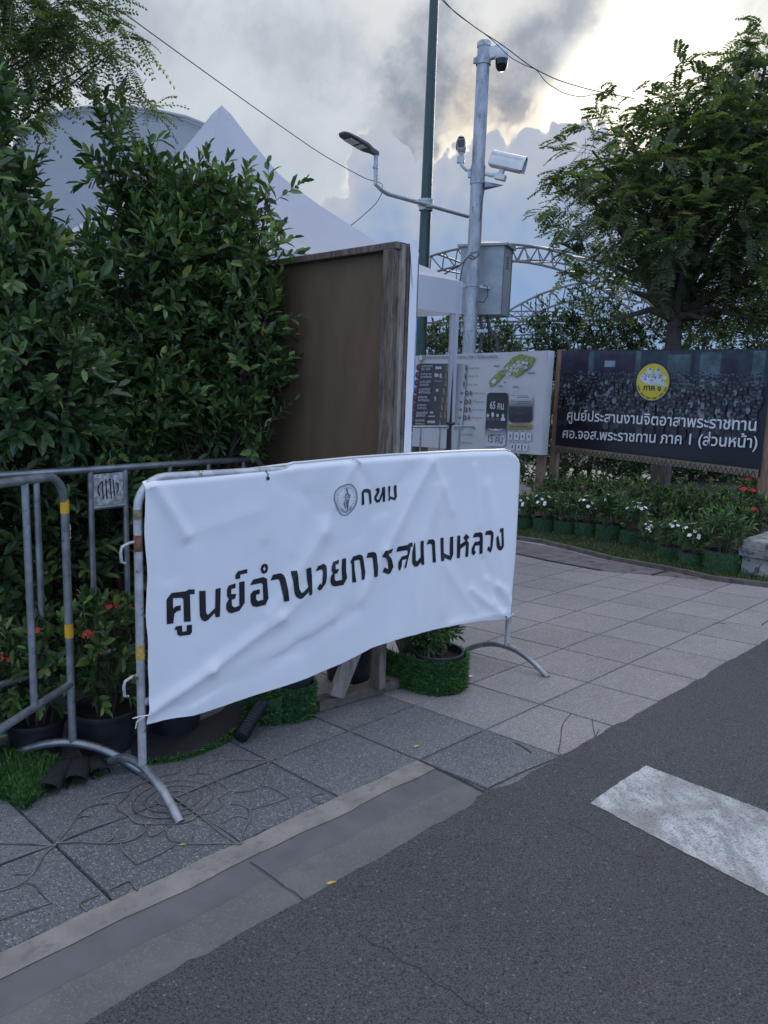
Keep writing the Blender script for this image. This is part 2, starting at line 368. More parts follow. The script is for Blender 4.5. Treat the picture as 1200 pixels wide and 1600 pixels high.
def ground_mat(name, kind):
    m, k, b, o = newmat(name)
    co = k.new('ShaderNodeNewGeometry').outputs['Position']
    big = k.noise(co, 1.1, 5, .6); mid = k.noise(co, 7, 5, .65); fine = k.noise(co, 150, 3, .7)
    if kind == 'asphalt':
        n1 = k.noise(co, 165, 3, .75); n2 = k.noise(co, 400, 2, .7); v = k.vor(co, 190); cid = k.vor(co, 210, 'F1', 'Color')
        sep = k.new('ShaderNodeSeparateColor'); k.lk(cid, sep.inputs[0])
        c = k.mix(k.ss(big, .3, .7), (.060, .060, .060), (.084, .083, .082))
        c = k.mix(k.ss(mid, .55, .8), c, (.054, .052, .050))
        c = k.mix(k.m('MULTIPLY', sep.outputs[0], .6), c, k.mix(1.0, c, (1.9, 1.88, 1.84), 'MULTIPLY'))
        c = k.mix(k.ss(n2, .53, .64), c, (.235, .23, .22))
        c = k.mix(k.m('MULTIPLY', k.ss(n1, .50, .38), .9), c, (.020, .020, .021))
        c = k.mix(k.m('GREATER_THAN', sep.outputs[1], .992), c, (.24, .235, .22))
        c = k.mix(k.m('MULTIPLY', k.ss(k.noise(co, .55, 3, .5), .52, .66), .35), c, (.040, .039, .038))
        c = k.mix(k.m('MULTIPLY', k.ss(k.noise(co, 2.6, 6, .7), .58, .70), .5), c, k.mix(1.0, c, (1.5, 1.48, 1.42), 'MULTIPLY'))
        k.lk(c, b.inputs['Base Color']); b.inputs['Roughness'].default_value = .78
        bump(k, b, k.m('ADD', k.m('MULTIPLY', n1, 1.6), k.m('SUBTRACT', k.m('MULTIPLY', n2, .5), k.m('MULTIPLY', v, .6))), .9, .008)
    elif kind in ('dark', 'pink'):
        a = k.new('ShaderNodeAttribute'); a.attribute_name = 'rnd'
        v = k.vor(co, 260 if kind == 'dark' else 300, 'F1', 'Color'); sep = k.new('ShaderNodeSeparateColor'); k.lk(v, sep.inputs[0])
        if kind == 'dark': c0, c1 = (.108, .114, .120), (.150, .156, .160)
        else: c0, c1 = (.208, .196, .193), (.268, .250, .243)
        c = k.mix(a.outputs['Fac'], c0, c1)
        c = k.mix(k.ss(big, .35, .7), k.mix(1.0, c, (.78, .8, .82), 'MULTIPLY'), c)
        c = k.mix(k.m('MULTIPLY', k.ss(mid, .5, .75), .45), c, k.mix(1.0, c, (.66, .66, .68), 'MULTIPLY'))
        c = k.mix(k.m('MULTIPLY', sep.outputs[0], .5), c, k.mix(1.0, c, (1.55, 1.55, 1.55), 'MULTIPLY'))
        c = k.mix(k.m('GREATER_THAN', sep.outputs[1], .90 if kind == 'dark' else .955), c, (.30, .295, .285) if kind == 'dark' else (.12, .11, .105))
        c = k.mix(k.m('GREATER_THAN', sep.outputs[2], .90), c, (.05, .05, .052) if kind == 'dark' else (.44, .42, .41))
        k.lk(c, b.inputs['Base Color']); b.inputs['Roughness'].default_value = .72
        bump(k, b, k.m('ADD', fine, k.m('MULTIPLY', mid, .5)), .4, .003)
    elif kind == 'cement':
        c = k.mix(k.ss(mid, .3, .7), (.205, .185, .162), (.295, .27, .235)); c = k.mix(k.m('MULTIPLY', k.ss(k.noise(co, 22, 6, .7), .5, .7), .6), c, (.125, .116, .105)); c = k.mix(k.ss(fine, .66, .74), c, (.33, .31, .28))
        k.lk(c, b.inputs['Base Color']); b.inputs['Roughness'].default_value = .9
        bump(k, b, k.noise(co, 45, 5, .65), .8, .006)
    elif kind == 'gutter':
        c = k.mix(k.ss(mid, .3, .7), (.115, .112, .107), (.150, .145, .137)); c = k.mix(k.m('MULTIPLY', k.ss(fine, .5, .72), .6), c, (.23, .22, .205)); c = k.mix(k.ss(k.vor(co, 90), .16, .07), c, (.30, .285, .26))
        c = k.mix(k.ss(k.noise(co, 5, 5, .7), .62, .74), c, (.075, .075, .076))
        k.lk(c, b.inputs['Base Color']); b.inputs['Roughness'].default_value = .85
        bump(k, b, fine, .3, .003)
    elif kind == 'smooth':
        c = k.mix(k.ss(mid, .3, .7), (.108, .109, .108), (.140, .138, .134))
        c = k.mix(k.ss(k.noise(co, 11, 4, .7), .66, .76), c, (.055, .057, .06))
        k.lk(c, b.inputs['Base Color']); b.inputs['Roughness'].default_value = .8
        bump(k, b, mid, .2, .003)
    elif kind == 'paint':
        mp = k.new('ShaderNodeMapping'); k.lk(co, mp.inputs[0]); mp.inputs['Rotation'].default_value = (0, 0, -GYAW); mp.inputs['Scale'].default_value = (3, 1, 1)
        st = k.noise(mp.outputs[0], 9, 6, .7)
        c = k.mix(k.ss(st, .42, .66), (.54, .55, .55), (.30, .30, .295)); c = k.mix(k.ss(k.noise(co, 3.2, 3), .5, .68), c, (.28, .27, .265))
        c = k.mix(k.m('MULTIPLY', k.ss(k.vor(co, 170), .5, .8), .55), c, (.10, .10, .10))
        c = k.mix(k.ss(k.noise(co, 46, 6, .75), .60, .66), c, (.085, .084, .082))
        k.lk(c, b.inputs['Base Color']); b.inputs['Roughness'].default_value = .7
        bump(k, b, k.m('ADD', k.noise(co, 60, 5, .7), k.noise(co, 140, 3)), .6, .004)
    elif kind == 'earth':
        c = k.mix(k.ss(mid, .3, .7), (.035, .032, .026), (.07, .06, .045)); k.lk(c, b.inputs['Base Color']); b.inputs['Roughness'].default_value = .95
        bump(k, b, fine, .6, .02)
    MATS[name] = m; return m
ASPH = ground_mat('asphalt', 'asphalt'); DARKP = ground_mat('washed dark paving', 'dark'); PINKP = ground_mat('pink granite paving', 'pink')
CEM = ground_mat('pale cement strip', 'cement'); GUT = ground_mat('speckled gutter concrete', 'gutter'); SMO = ground_mat('smooth grey cement', 'smooth')
PAINT = ground_mat('worn white road paint', 'paint'); EARTH = ground_mat('bare earth', 'earth')
JOINT = simple('dirty paving joint', (.035, .034, .034), .95, 0, .3, 30)

# ------------------------------------------------------------------ text meshes (made first, while the scene is small)
TXT = {}
def prep_text(strings):
    obs = []
    for s_, off in strings:
        c = bpy.data.curves.new('text', 'FONT'); c.body = s_; c.size = 1.0; c.resolution_u = 3; c.offset = off
        o = bpy.data.objects.new('text', c); COL.objects.link(o); obs.append((s_, o))
    dg = bpy.context.evaluated_depsgraph_get(); dg.update()
    for s_, o in obs:
        me = o.evaluated_get(dg).to_mesh()
        vs = np.array([v.co[:2] for v in me.vertices]) if len(me.vertices) else np.zeros((0, 2))
        TXT[s_] = (vs, [tuple(p.vertices) for p in me.polygons])
        o.evaluated_get(dg).to_mesh_clear()
    for s_, o in obs:
        c = o.data; bpy.data.objects.remove(o); bpy.data.curves.remove(c)
L1 = 'ศูนย์ประสานงานจิตอาสาพระราชทาน'; L2 = 'ศอ.จอส.พระราชทาน ภาค 1 (ส่วนหน้า)'
COUNTS = ['จำนวน 10 คน', 'จำนวน 5 คน', 'จำนวน 2 คน', 'จำนวน 15 คน', 'จำนวน 4 คน', 'จำนวน 13 คน', 'จำนวน 3 คน', 'จำนวน 20 คน', 'จำนวน 8 คน', 'จำนวน 6 คน']
ROWS = [('จุดอำนวยการ', 'ศอ. จอส.'), ('จุดบริการอาหาร', 'และเครื่องดื่ม'), ('จุดบริการทั่วไป', 'และขนส่ง'), ('จุดดูแลพื้นที่', 'ฝั่งทิศเหนือ'), ('จุดจราจร', 'และที่จอดรถ'), ('จุดคัดกรอง', 'และพักคอย'), ('จุดดูแลพื้นที่', 'ฝั่งทิศใต้'), ('จุดแพทย์', 'และพยาบาล')]
HEAD = 'ศูนย์ประสานงานจิตอาสาพระราชทาน ภาค 1 ท้องสนามหลวง'
prep_text([(L1, .012), (L2, .012), ('ภาค ๑', .03), ('65 คน', .012), ('15 คน', .0), ('ผู้ปฏิบัติหน้าที่', .0), ('จิตอาสา 904', .0), (HEAD, .006)] + [(s_, .004) for s_ in COUNTS] + [(s_, .006) for r_ in ROWS for s_ in r_ if s_ not in ()])
def words(s_, gap=.17):
    """the faces of a text, word by word"""
    vs, fs = TXT[s_]
    if not len(vs): return []
    fx = sorted(((min(vs[i][0] for i in f), max(vs[i][0] for i in f), f) for f in fs), key=lambda t: t[0])
    out, end = [], -1e9
    for a_, b_, f in fx:
        if a_ > end+gap: out.append([])
        out[-1].append(f); end = max(end, b_)
    return out
def text_on(mb, s_, P, h, wid=None, xoff=0.0, yoff=0.0, fit=None):
    """place text: P(x, y) maps board metres to the world; h = cap size; fit = total width"""
    vs, fs = TXT[s_]
    if not len(vs): return
    k = h
    x0, x1 = vs[:, 0].min(), vs[:, 0].max()
    kx = fit/(x1-x0) if fit else k
    mb.add([P(xoff+(v[0]-x0)*kx, yoff+v[1]*k) for v in vs], fs)
# ------------------------------------------------------------------ ground, road, paving
def gridsheet(name, mat, m0, m1, l0, l1, dz, step=1.0, kind='structure'):
    ms = np.unique(np.append(np.arange(m0, m1, step), m1)); ls = np.unique(np.append(np.arange(l0, l1, step), l1))
    b = MB()
    b.v = [tuple(T(m, l, dz)) for l in ls for m in ms]; w = len(ms)
    b.f = [(j*w+i, j*w+i+1, (j+1)*w+i+1, (j+1)*w+i) for j in range(len(ls)-1) for i in range(w-1)]
    return tag(b.build(name, mat), kind=kind)
b = MB(); xs = [-900, -60, -12, -4, 0, 4, 8, 16, 60, 900]; ys = [-900, -60, -2, 1, 4, 7, 12, 20, 60, 900]
b.v = [(x, y, gz(x, y)-.07) for y in ys for x in xs]
b.f = [(j*10+i, j*10+i+1, (j+1)*10+i+1, (j+1)*10+i) for j in range(9) for i in range(9)]
tag(b.build('ground', EARTH), kind='structure')
# asphalt with a ragged edge along the paving
b = MB(); ms = np.concatenate((np.arange(-60, -9, 3), np.arange(-9, 16, .12), np.arange(16, 61, 3)))
ls = [-60, -30, -14, -8, -5, -3, -2, -1, -.5, None]
for l in ls:
    for m in ms:
        e = .085 + .030*mnoise.noise((m*.9, 3.1, 0)) + .030*mnoise.noise((m*4.3, 1.7, 0)) + .02*mnoise.noise((m*13, .7, 0))
        if m > 14 or m < -9: e = .085
        if -1.25 < m < -.9: e += .05
        b.v.append(tuple(T(m, e if l is None else l, .004)))
w = len(ms)
b.f = [(j*w+i, j*w+i+1, (j+1)*w+i+1, (j+1)*w+i) for j in range(len(ls)-1) for i in range(w-1)]
tag(b.build('road', ASPH), kind='structure')
# joint bed under every slab
gridsheet('paving_joints', JOINT, -40, 40, -.3, 42, -.012, 1.0)
def slabs(name, mat, cells, grp_tint):
    V, Q, A = [], [], []
    for (m0, m1, l0, l1) in cells:
        dz = random.uniform(-.0007, .0006); g = .0075; tl = [random.uniform(-.0005, .0005) for _ in range(4)]
        tint = random.random(); o = len(V)
        cs = ((m0, l0), (m1, l0), (m1, l1), (m0, l1)); cm, cl = (m0+m1)/2, (l0+l1)/2
        for i, (m, l) in enumerate(cs):
            s = lambda q, c, k: q + (k if q < c else -k)
            V.append(T(s(m, cm, g*2.0), s(l, cl, g*2.0), dz+tl[i]))
        for i, (m, l) in enumerate(cs):
            s = lambda q, c, k: q + (k if q < c else -k)
            V.append(T(s(m, cm, g), s(l, cl, g), dz-.013))
        Q += [(o, o+1, o+2, o+3)] + [(o+4+i, o+4+(i+1) % 4, o+(i+1) % 4, o+i) for i in range(4)]
        A += [tint]*8
    o = np_mesh(name, [tuple(v) for v in V], quads=np.array(Q), mat=mat, attr=A); return tag(o, kind='structure')
dark = [(m, m+1, l, l+1) for m in range(-24, -1) for l in (1, 2, 3)] + [(-1, 0, 1, 2), (-1, 0, 2, 3), (-1, 0, .02, 1)]
slabs('pavement', DARKP, dark, 0)
pink = [(m, m+1, l, l+1) for m in range(0, 26) for l in range(1, 36)] + [(m, m+1, .0, 1) for m in range(0, 26)] + [(-1, 0, 3, 4)]
slabs('driveway_paving', PINKP, pink, 0)
# kerb strip, smooth band, speckled gutter
def band(name, mat, l0, l1, dz, wob0=.0, wob1=.0, mmax=-1.02, seed=0):
    b = MB(); ms = np.append(np.arange(-24, mmax, .15), mmax)
    for m in ms:
        b.v.append(tuple(T(m, l0+wob0*(mnoise.noise((m*2.1, seed, 0))+.5*mnoise.noise((m*9, seed, 1))), dz)))
        b.v.append(tuple(T(m, l1+wob1*(mnoise.noise((m*2.3, seed+5, 0))+.5*mnoise.noise((m*8, seed+5, 1))), dz)))
    b.f = [(2*i, 2*i+2, 2*i+3, 2*i+1) for i in range(len(ms)-1)]
    return tag(b.build(name, mat), kind='structure')
band('gutter', GUT, -.1, .60, -.0021, seed=2)
band('gutter_band', SMO, .46, .80, -.0016, .05, 0, seed=4)
band('kerb_strip', CEM, .765, 1.005, .0009, .030, .024, seed=7)
# cracks
def ribbon(b, pts, w, dz):
    for i in range(len(pts)-1):
        p, q = Vector(pts[i]), Vector(pts[i+1]); t = q-p; s = Vector((-t.y, t.x, 0)); s = s.normalized()*w/2 if s.length else s
        b.quad(p-s+Vector((0, 0, dz)), p+s+Vector((0, 0, dz)), q+s+Vector((0, 0, dz)), q-s+Vector((0, 0, dz)))
b = MB()
for line, w in (([(390, 1347), (410, 1360), (428, 1373), (445, 1387), (460, 1395), (475, 1408)], .0035), ([(893, 1115), (881, 1128), (877, 1140), (876, 1158), (872, 1175), (880, 1183)], .0028), ([(925, 1125), (930, 1153), (936, 1140)], .0028), ([(655, 1188), (680, 1200), (705, 1212), (730, 1224), (757, 1238)], .008), ([(757, 1235), (820, 1205), (878, 1182)], .005), ([(1120, 973), (1134, 975)], .008), ([(1190, 977), (1200, 970)], .006), ([(830, 1176), (815, 1166), (803, 1160)], .006)):
    ribbon(b, [G(*p) for p in line], w, .0022)
for line, w in (([(560, 1462), (585, 1480), (604, 1484), (630, 1506), (655, 1515), (680, 1540), (706, 1551), (735, 1575), (760, 1592)], .0022), ([(870, 1280), (915, 1300), (950, 1322), (1010, 1345)], .0016)): ribbon(b, [G(*p) for p in line], w, .0052)
tag(b.build('paving_cracks', JOINT), kind='structure')
# engraved lotus pattern in the dark slabs
b, bg = MB(), MB()
def groove(pts, r=.0024):
    b.tube([T(c[0], c[1], .0006) for c in pts], r, 6)
    ribbon(bg, [T(c[0]-.006, c[1]-.011, 0) for c in pts], .0062, .0014)
def curve(pts, n=5):                          # smooth line through the points
    P_ = [pts[0]]+list(pts)+[pts[-1]]; out = []
    for i in range(1, len(P_)-2):
        p0, p1, p2, p3 = [Vector(P_[i+k]) for k in (-1, 0, 1, 2)]
        for k in range(n):
            t = k/n; out.append(.5*((2*p1)+(p2-p0)*t+(2*p0-5*p1+4*p2-p3)*t*t+(3*p1-p0-3*p2+p3)*t**3))
    return out+[Vector(pts[-1])]
def to_ml(p):                                 # ground point -> paving grid
    d = Vector((p.x-GO.x, p.y-GO.y, 0)); return d.dot(EA)/(TS*1.0037), d.dot(EB)/(TS*.9956)
for rr in (.13, .235, .33):
    groove([(-3+rr*math.cos(a), 2+rr*math.sin(a)) for a in np.linspace(0, 2*math.pi, 48)])
CUTS = {(200, 1100): [[(880,355),(862,420),(830,500),(770,540),(665,552)], [(880,352),(700,348),(630,358),(598,383)], [(880,355),(540,480),(290,585)], [(830,512),(870,515),(940,545),(1005,585)], [(1005,585),(900,622),(770,660)],
  [(705,878),(715,820),(765,710),(745,650),(690,628),(640,625)], [(695,878),(600,872),(390,872),(270,850),(240,800),(245,780)], [(390,870),(393,840),(410,822)], [(745,715),(700,700),(650,710),(575,750)], [(440,688),(570,785),(700,878)], [(450,702),(560,790),(690,880)], [(300,590),(370,640),(440,690)],
  [(545,320),(553,350),(470,375),(437,410),(440,435),(370,448)], [(437,435),(510,440),(545,475),(610,515),(618,550),(568,590)], [(568,590),(583,620),(570,655),(515,685),(460,690)], [(315,375),(327,410),(298,435),(205,455),(80,500),(0,545)], [(327,412),(400,380)], [(15,690),(30,730),(110,750),(210,750),(330,745),(420,715)], [(110,755),(118,790),(150,825),(270,760)], [(110,780),(50,830),(-60,855)], [(440,690),(385,725),(240,740)]],
 (0, 1150): [[(350,670),(420,590),(490,490),(560,440),(685,415)], [(350,670),(500,662),(650,672),(780,660),(860,630),(910,590),(915,560)], [(480,510),(520,500),(560,500)], [(640,385),(720,355),(800,345)], [(650,667),(700,640),(715,615)], [(755,675),(770,720),(855,800)], [(350,670),(560,580),(790,505)],
  [(-200,668),(0,672),(180,675),(290,682),(350,678)], [(350,680),(280,740),(215,850),(120,930),(0,968),(-120,985)], [(105,862),(150,862),(190,855)], [(150,915),(215,930),(265,985),(325,1040)], [(350,675),(170,735),(0,800),(-200,880)], [(545,1095),(505,1045),(620,990)], [(710,1020),(680,968),(740,932),(805,905),(835,935),(860,965)], [(800,345),(790,380),(740,420),(740,460),(800,495),(830,530),(890,550),(1000,540)], [(855,800),(1000,735),(1100,675)], [(325,1040),(160,1095),(0,1150)]],
 (460, 1040): [[(180,795),(95,825),(140,855),(180,862)]]}
for (ox, oy), ls_ in CUTS.items():
    for pts in ls_: groove([to_ml(G(ox+q.x/4, oy+q.y/4)) for q in curve(pts)])
tag(bg.build('paving_pattern_shade', simple('painted groove shade', (.060, .060, .060), .95, 0, .4, 30)), kind='structure')  # groove shade put into the ribbon's dark colour
tag(b.build('paving_pattern', simple('groove lip highlight', (.15, .145, .138), .9, 0, .35, 14)), kind='structure')  # groove's lit edge put into the pale colour of the raised lip
# road paint
b = MB(); N_ = 220
Lp, Rp = [], []
for i in range(N_+1):
    t = i/N_; l = -.60 - 9*t
    wv = lambda s_: .010*mnoise.noise((l*3.1, s_, 0))+.007*mnoise.noise((l*11, s_, 1))+.012*mnoise.noise((l*47, s_, 2))
    Lp.append((-.63+wv(1)-.008*i, l)); Rp.append((.34+wv(5)-.004*i, l))
for i in range(N_+1): b.v += [tuple(T(*Lp[i], .0058)), tuple(T(*Rp[i], .0058))]
b.f = [(2*i, 2*i+1, 2*i+3, 2*i+2) for i in range(N_)]
hd = [(Lp[0][0], Lp[0][1])]+[(m, -.60+.012*math.sin((m+.63)/.97*math.pi)+.016*mnoise.noise((m*14, 2, 0))) for m in np.linspace(-.6, .30, 16)]+[Rp[0]]
b.poly3([T(m, l, .0058) for m, l in hd])
tag(b.build('road_marking', PAINT), kind='structure')

# ------------------------------------------------------------------ lawn beyond the driveway
KERB = [(700, 822), (790, 841), (845, 849), (900, 862), (950, 875), (1000, 884.5), (1050, 893.5), (1085, 901), (1112, 907.5)]
KW = [G(*p) for p in KERB]
KW = KW + [KW[-1] + Vector((.35, -.30, 0)), KW[-1]+Vector((2.5, -2.2, 0))]
inn = Vector((.72, .69, 0))
b = MB()
for p in KW:
    for d_ in (0, .5, 1.2, 2.5, 5, 14): q = p + inn*d_; b.v.append((q.x, q.y, gz(q.x, q.y)+.02))
b.f = [(i*6+j, i*6+6+j, i*6+7+j, i*6+1+j) for i in range(len(KW)-1) for j in range(5)]
tag(b.build('lawn', EARTH), kind='structure')
b = MB()
for i in range(len(KW)-1):
    p, q = KW[i], KW[i+1]; t = (q-p).normalized()
    for a_, z0, z1 in ((0, -.02, .035),):
        n0 = inn*.055
        P = [p, q, q+n0, p+n0]; lo = [Vector((v.x, v.y, gz(v.x, v.y)+z0)) for v in P]; hi = [Vector((v.x, v.y, gz(v.x, v.y)+z1)) for v in P]
        b.add(lo+hi, [(4, 5, 6, 7), (0, 1, 5, 4), (1, 2, 6, 5), (2, 3, 7, 6), (3, 0, 4, 7)])
tag(b.build('lawn_kerb', simple('brown kerb stone', (.10, .085, .075), .9, 0, .3, 12, .4)), kind='structure')
def blades(n, pos, nrm, L, Wd, lean=.5, jit=.3):
    """n grass blades: pos (n,3), nrm (n,3)"""
    pos = np.asarray(pos, float); nrm = np.asarray(nrm, float)
    d = nrm + RNG.normal(0, lean, (n, 3)); d /= np.linalg.norm(d, axis=1)[:, None]
    s = np.cross(d, RNG.normal(0, 1, (n, 3))); s /= np.linalg.norm(s, axis=1)[:, None]+1e-9
    l = L*RNG.uniform(.55, 1.25, (n, 1)); w = Wd*RNG.uniform(.7, 1.3, (n, 1))
    bend = RNG.normal(0, .35, (n, 3))*l*.5
    V = np.stack((pos-s*w/2, pos+s*w/2, pos+d*l*.55+s*w*.4+bend*.3, pos+d*l*.55-s*w*.4+bend*.3, pos+d*l+bend), 1).reshape(-1, 3)
    o = np.arange(n)[:, None]*5
    return V, o+np.array([[0, 1, 2, 3]]), o+np.array([[3, 2, 4]]), np.repeat(RNG.random(n), 5)
n_ = 26000; seg = RNG.integers(0, len(KW)-2, n_); tt = RNG.random(n_)
kw = np.array([tuple(p) for p in KW]); P = kw[seg]*(1-tt[:, None])+kw[seg+1]*tt[:, None] + np.array(tuple(inn))*(.06+RNG.random(n_)**1.4*1.1)[:, None]
P[:, 2] = [gz(x, y)+.02 for x, y in P[:, :2]]
keep = RNG.random(n_) < np.array([.45+.55*(mnoise.noise((x*3, y*3, 0))+.35) for x, y in P[:, :2]]); P = P[keep]
V, q, t_, a_ = blades(len(P), P, np.tile((0, 0, 1.0), (len(P), 1)), .045, .006, .55)
tag(np_mesh('lawn_grass', V, q, t_, GRASS, attr=a_), 'short patchy lawn grass in front of the green-wrapped pots', 'grass', kind='stuff')
# darker paving band before the lawn
b = MB(); pl = [(700, 842), (803, 865), (870, 879), (940, 892), (1000, 897), (1040, 900), (1090, 905.5)]
pk = [(700, 823.5), (803, 845), (870, 857), (940, 874.5), (1000, 886), (1040, 893), (1090, 903.5)]
for p, q in zip(pl, pk): b.v += [tuple(G(*p)+Vector((0, 0, .0035))), tuple(G(*q)+Vector((0, 0, .0035)))]
b.f = [(2*i, 2*i+2, 2*i+3, 2*i+1) for i in range(len(pl)-1)]
tag(b.build('drain_strip', simple('purple grey drain paving', (.135, .122, .124), .8, 0, .25, 9, .3)), kind='structure')
b = MB(); ribbon(b, [G(*p) for p in pl[:4]], .03, .0065); ribbon(b, [G(1018, 899.5), G(1042, 892.5)], .03, .0065)
for p in ((800, 855), (866, 866.5), (924, 878), (990, 891)): ribbon(b, [G(p[0]-4, p[1]), G(p[0]+4, p[1]+.6)], .03, .006)
tag(b.build('drain_slots', JOINT), kind='structure')

# ------------------------------------------------------------------ crowd barriers
def arc(c, r, a0, a1, n=7): return [(c[0]+r*math.cos(a), c[1]+r*math.sin(a)) for a in np.linspace(a0, a1, n)]
def barrier(P0, P1, label, mat, bars, group, tapes=(), tapemat=YEL, hooks=(), plate=None, r=.0145, feet=(True, True), brack=None):
    P0, P1 = Vector(P0), Vector(P1); P0.z = gz(P0.x, P0.y); P1.z = gz(P1.x, P1.y)
    D = P1-P0; Ln = D.length; d = D/Ln; nr = Vector((-d.y, d.x, 0)).normalized()
    t = thing('crowd_barrier', P0, label, 'barrier', group)
    Lc = lambda x, z, y=0.0: P0 + d*x + nr*y + Vector((0, 0, z))
    path = [(0, .10), (0, .5)] + arc((.1, 1.0), .1, math.pi, math.pi/2) + [(Ln*.5, 1.1)] + arc((Ln-.1, 1.0), .1, math.pi/2, 0) + [(Ln, .5), (Ln, .10)]
    MB().tube([Lc(*p) for p in path], r, 12).build('frame', mat, t, True)
    MB().tube([Lc(0, .334), Lc(Ln, .334)], r*.95, 10).build('lower_rail', mat, t, True)
    for x in bars:
        if .03 < x < Ln-.03: MB().tube([Lc(x, .335), Lc(x, 1.095)], r*.83, 10).build('bar', mat, t, True)
    for k, xx in enumerate((0, Ln)):
        if feet[k]:
            ft = [Lc(xx, .016+.088*(1-abs(q)**2.0)+.0, q*.262) for q in np.linspace(-1, 1, 17)]
            MB().tube(ft, r*1.05, 12).build('foot', GALV, t, True)
    for z0, z1, side in tapes:
        MB().tube([Lc(0 if side == 0 else Ln, z0), Lc(0 if side == 0 else Ln, z1)], r*1.05, 12).build('tape_band', tapemat, t, True)
    for z, s in hooks:
        xx = 0 if s == 0 else Ln; sg = -1 if s == 0 else 1
        MB().tube([Lc(xx, z), Lc(xx+sg*.03, z-.002), Lc(xx+sg*.055, z-.012), Lc(xx+sg*.060, z-.03), Lc(xx+sg*.058, z-.062), Lc(xx+sg*.045, z-.068)], .0052, 8).build('hook', mat, t, True)
    return t, Lc, Ln
A0 = Vector((-.8008, 2.4594, 0)); B0 = Vector((.6617, 3.8360, 0)); A0.z = gz(A0.x, A0.y); B0.z = gz(B0.x, B0.y)
GB = 'steel crowd barriers'
main, LM, LNM = barrier(A0, B0, 'scuffed steel crowd barrier carrying the white lettered banner', GALV_OLD, [.22*k for k in range(1, 9)], GB, [(.49, .542, 0)], YELW, [(.893, 0), (.437, 0)])
MB().tube([LM(0, .86), LM(0, .915)], .0150, 12).build('rust_patch', RUST, main, True)
MB().tube([LM(0, .965), LM(0, 1.0)], .0150, 12).build('rust_patch', simple('old tape residue', (.22, .17, .11), .8, 0, .4, 50), main, True)
Lp0 = Vector((-1.123, 2.662, 0)); ld = Vector((-.112, -.9937, 0))
lb, LL, _ = barrier(Lp0, Lp0+ld*2.0, 'steel crowd barrier with two bright yellow tape bands at the left edge', GALV, [.235*k for k in range(1, 9)], GB, [(.966, 1.014, 0), (.51, .562, 0)], YEL)
MB().tube([LL(-.004, .925), LL(-.025, .925), LL(-.030, .92), LL(-.030, .872), LL(-.018, .868)], .003, 8).build('hook', WHITEP, lb, True)
MB().tube([LL(.0, .905, .02), LL(-.01, .885, .015), LL(.0, .862, -.017), LL(.02, .87, 0)], .0022, 6).build('wire_tie', BLACKP, lb, True)
rd = Vector((.63, .974, 0)).normalized(); r0 = Vector((-1.358, 2.687, 0)) + rd*(-.62)
rbar, LR, _ = barrier(r0, r0+rd*2.0, 'steel crowd barrier with a slotted plate, half hidden in the hedge', GALV, [.62+x for x in (.137-.465, .137-.232, .137, .367, .532, .768, .996, 1.228)], GB)
MB().box(LR(.62+.4495, 1.015), rd*.082, Vector((-rd.y, rd.x, 0))*.002, Vector((0, 0, .066))).build('plate', simple('brushed plate', (.62, .62, .61), .5, .25, .15, 20, c2=(.3, .3, .3)), rbar)
MB().tube([LR(.62+.367, .945), LR(.62+.532, .945)], .010, 8).build('plate_rail', GALV, rbar, True)
b = MB()
def pst(pts, w=.0052):
    nn = Vector((rd.y, -rd.x, 0))*.0032
    P = [LR(.62+.3675+(x-150)/830*.165, 1.081-(y-170)/900*.13)+nn for x, y in pts]
    for i in range(len(P)-1):
        t = (P[i+1]-P[i]).normalized(); s = t.cross(nn.normalized())*w/2; b.quad(P[i]-s-t*.001, P[i]+s-t*.001, P[i+1]+s+t*.001, P[i+1]-s+t*.001)
for s_ in ([(355, 460), (412, 385), (428, 865)], [(492, 340), (498, 420), (530, 395)], [(498, 420), (517, 890)], [(570, 355), (600, 345), (622, 880)], [(672, 365), (700, 830)], [(668, 700), (695, 685)], [(752, 450), (790, 520), (795, 620), (785, 690), (758, 740)], [(790, 500), (812, 488)], [(345, 770), (315, 700), (305, 620), (318, 540), (340, 470)]): pst(s_)
b.build('slots', INK, rbar)
P9 = at(746, 690, 9.5); P9.z = 0
fb, LF, _ = barrier((P9.x, P9.y, 0), (P9.x-1.98, P9.y-.12, 0), 'distant crowd barrier in front of the white information board', GALV, [.236*k for k in range(1, 9)], GB, [(.94, 1.03, 0)], YEL)

# ------------------------------------------------------------------ the banner
BD = Vector((B0.x-A0.x, B0.y-A0.y, 0)).normalized(); BN = Vector((BD.y, -BD.x, 0)); BLEN = (B0-A0).length
def b_uv(px, py, off=.018):
    p = on_plane(px, py, A0+BN*off, BN); u = (p-A0).dot(BD); return u, p.z-(A0.z+(B0.z-A0.z)*u/BLEN)
bot = [b_uv(*p) for p in ((228, 1131), (262, 1124), (300, 1117), (350, 1102), (400, 1085), (440, 1072), (480, 1059), (530, 1037), (580, 1012), (630, 996), (680, 982), (720, 974), (750, 970), (780, 968), (806, 962))]
top = [b_uv(*p) for p in ((226, 757), (240, 751), (330, 743), (415, 734), (480, 725), (555, 717.5), (610, 713.5), (680, 709), (740, 706), (775, 705.5))]
rt_ = [b_uv(*p) for p in ((775, 705.5), (790, 708.5), (800, 717), (807, 731), (809.5, 750))]
UL, UR = b_uv(228, 900)[0], BLEN+.0225
def vtop(u):
    v = float(np.interp(u, [q[0] for q in top], [q[1] for q in top]))
    v = max(v, 1.118) if u > .62 else v
    c = u-(BLEN-.1)
    return min(v, 1.0+math.sqrt(max(0, .123**2-c*c))) if c > 0 else v
vbot = lambda u: float(np.interp(u, [q[0] for q in bot], [q[1] for q in bot]))
CRE = []
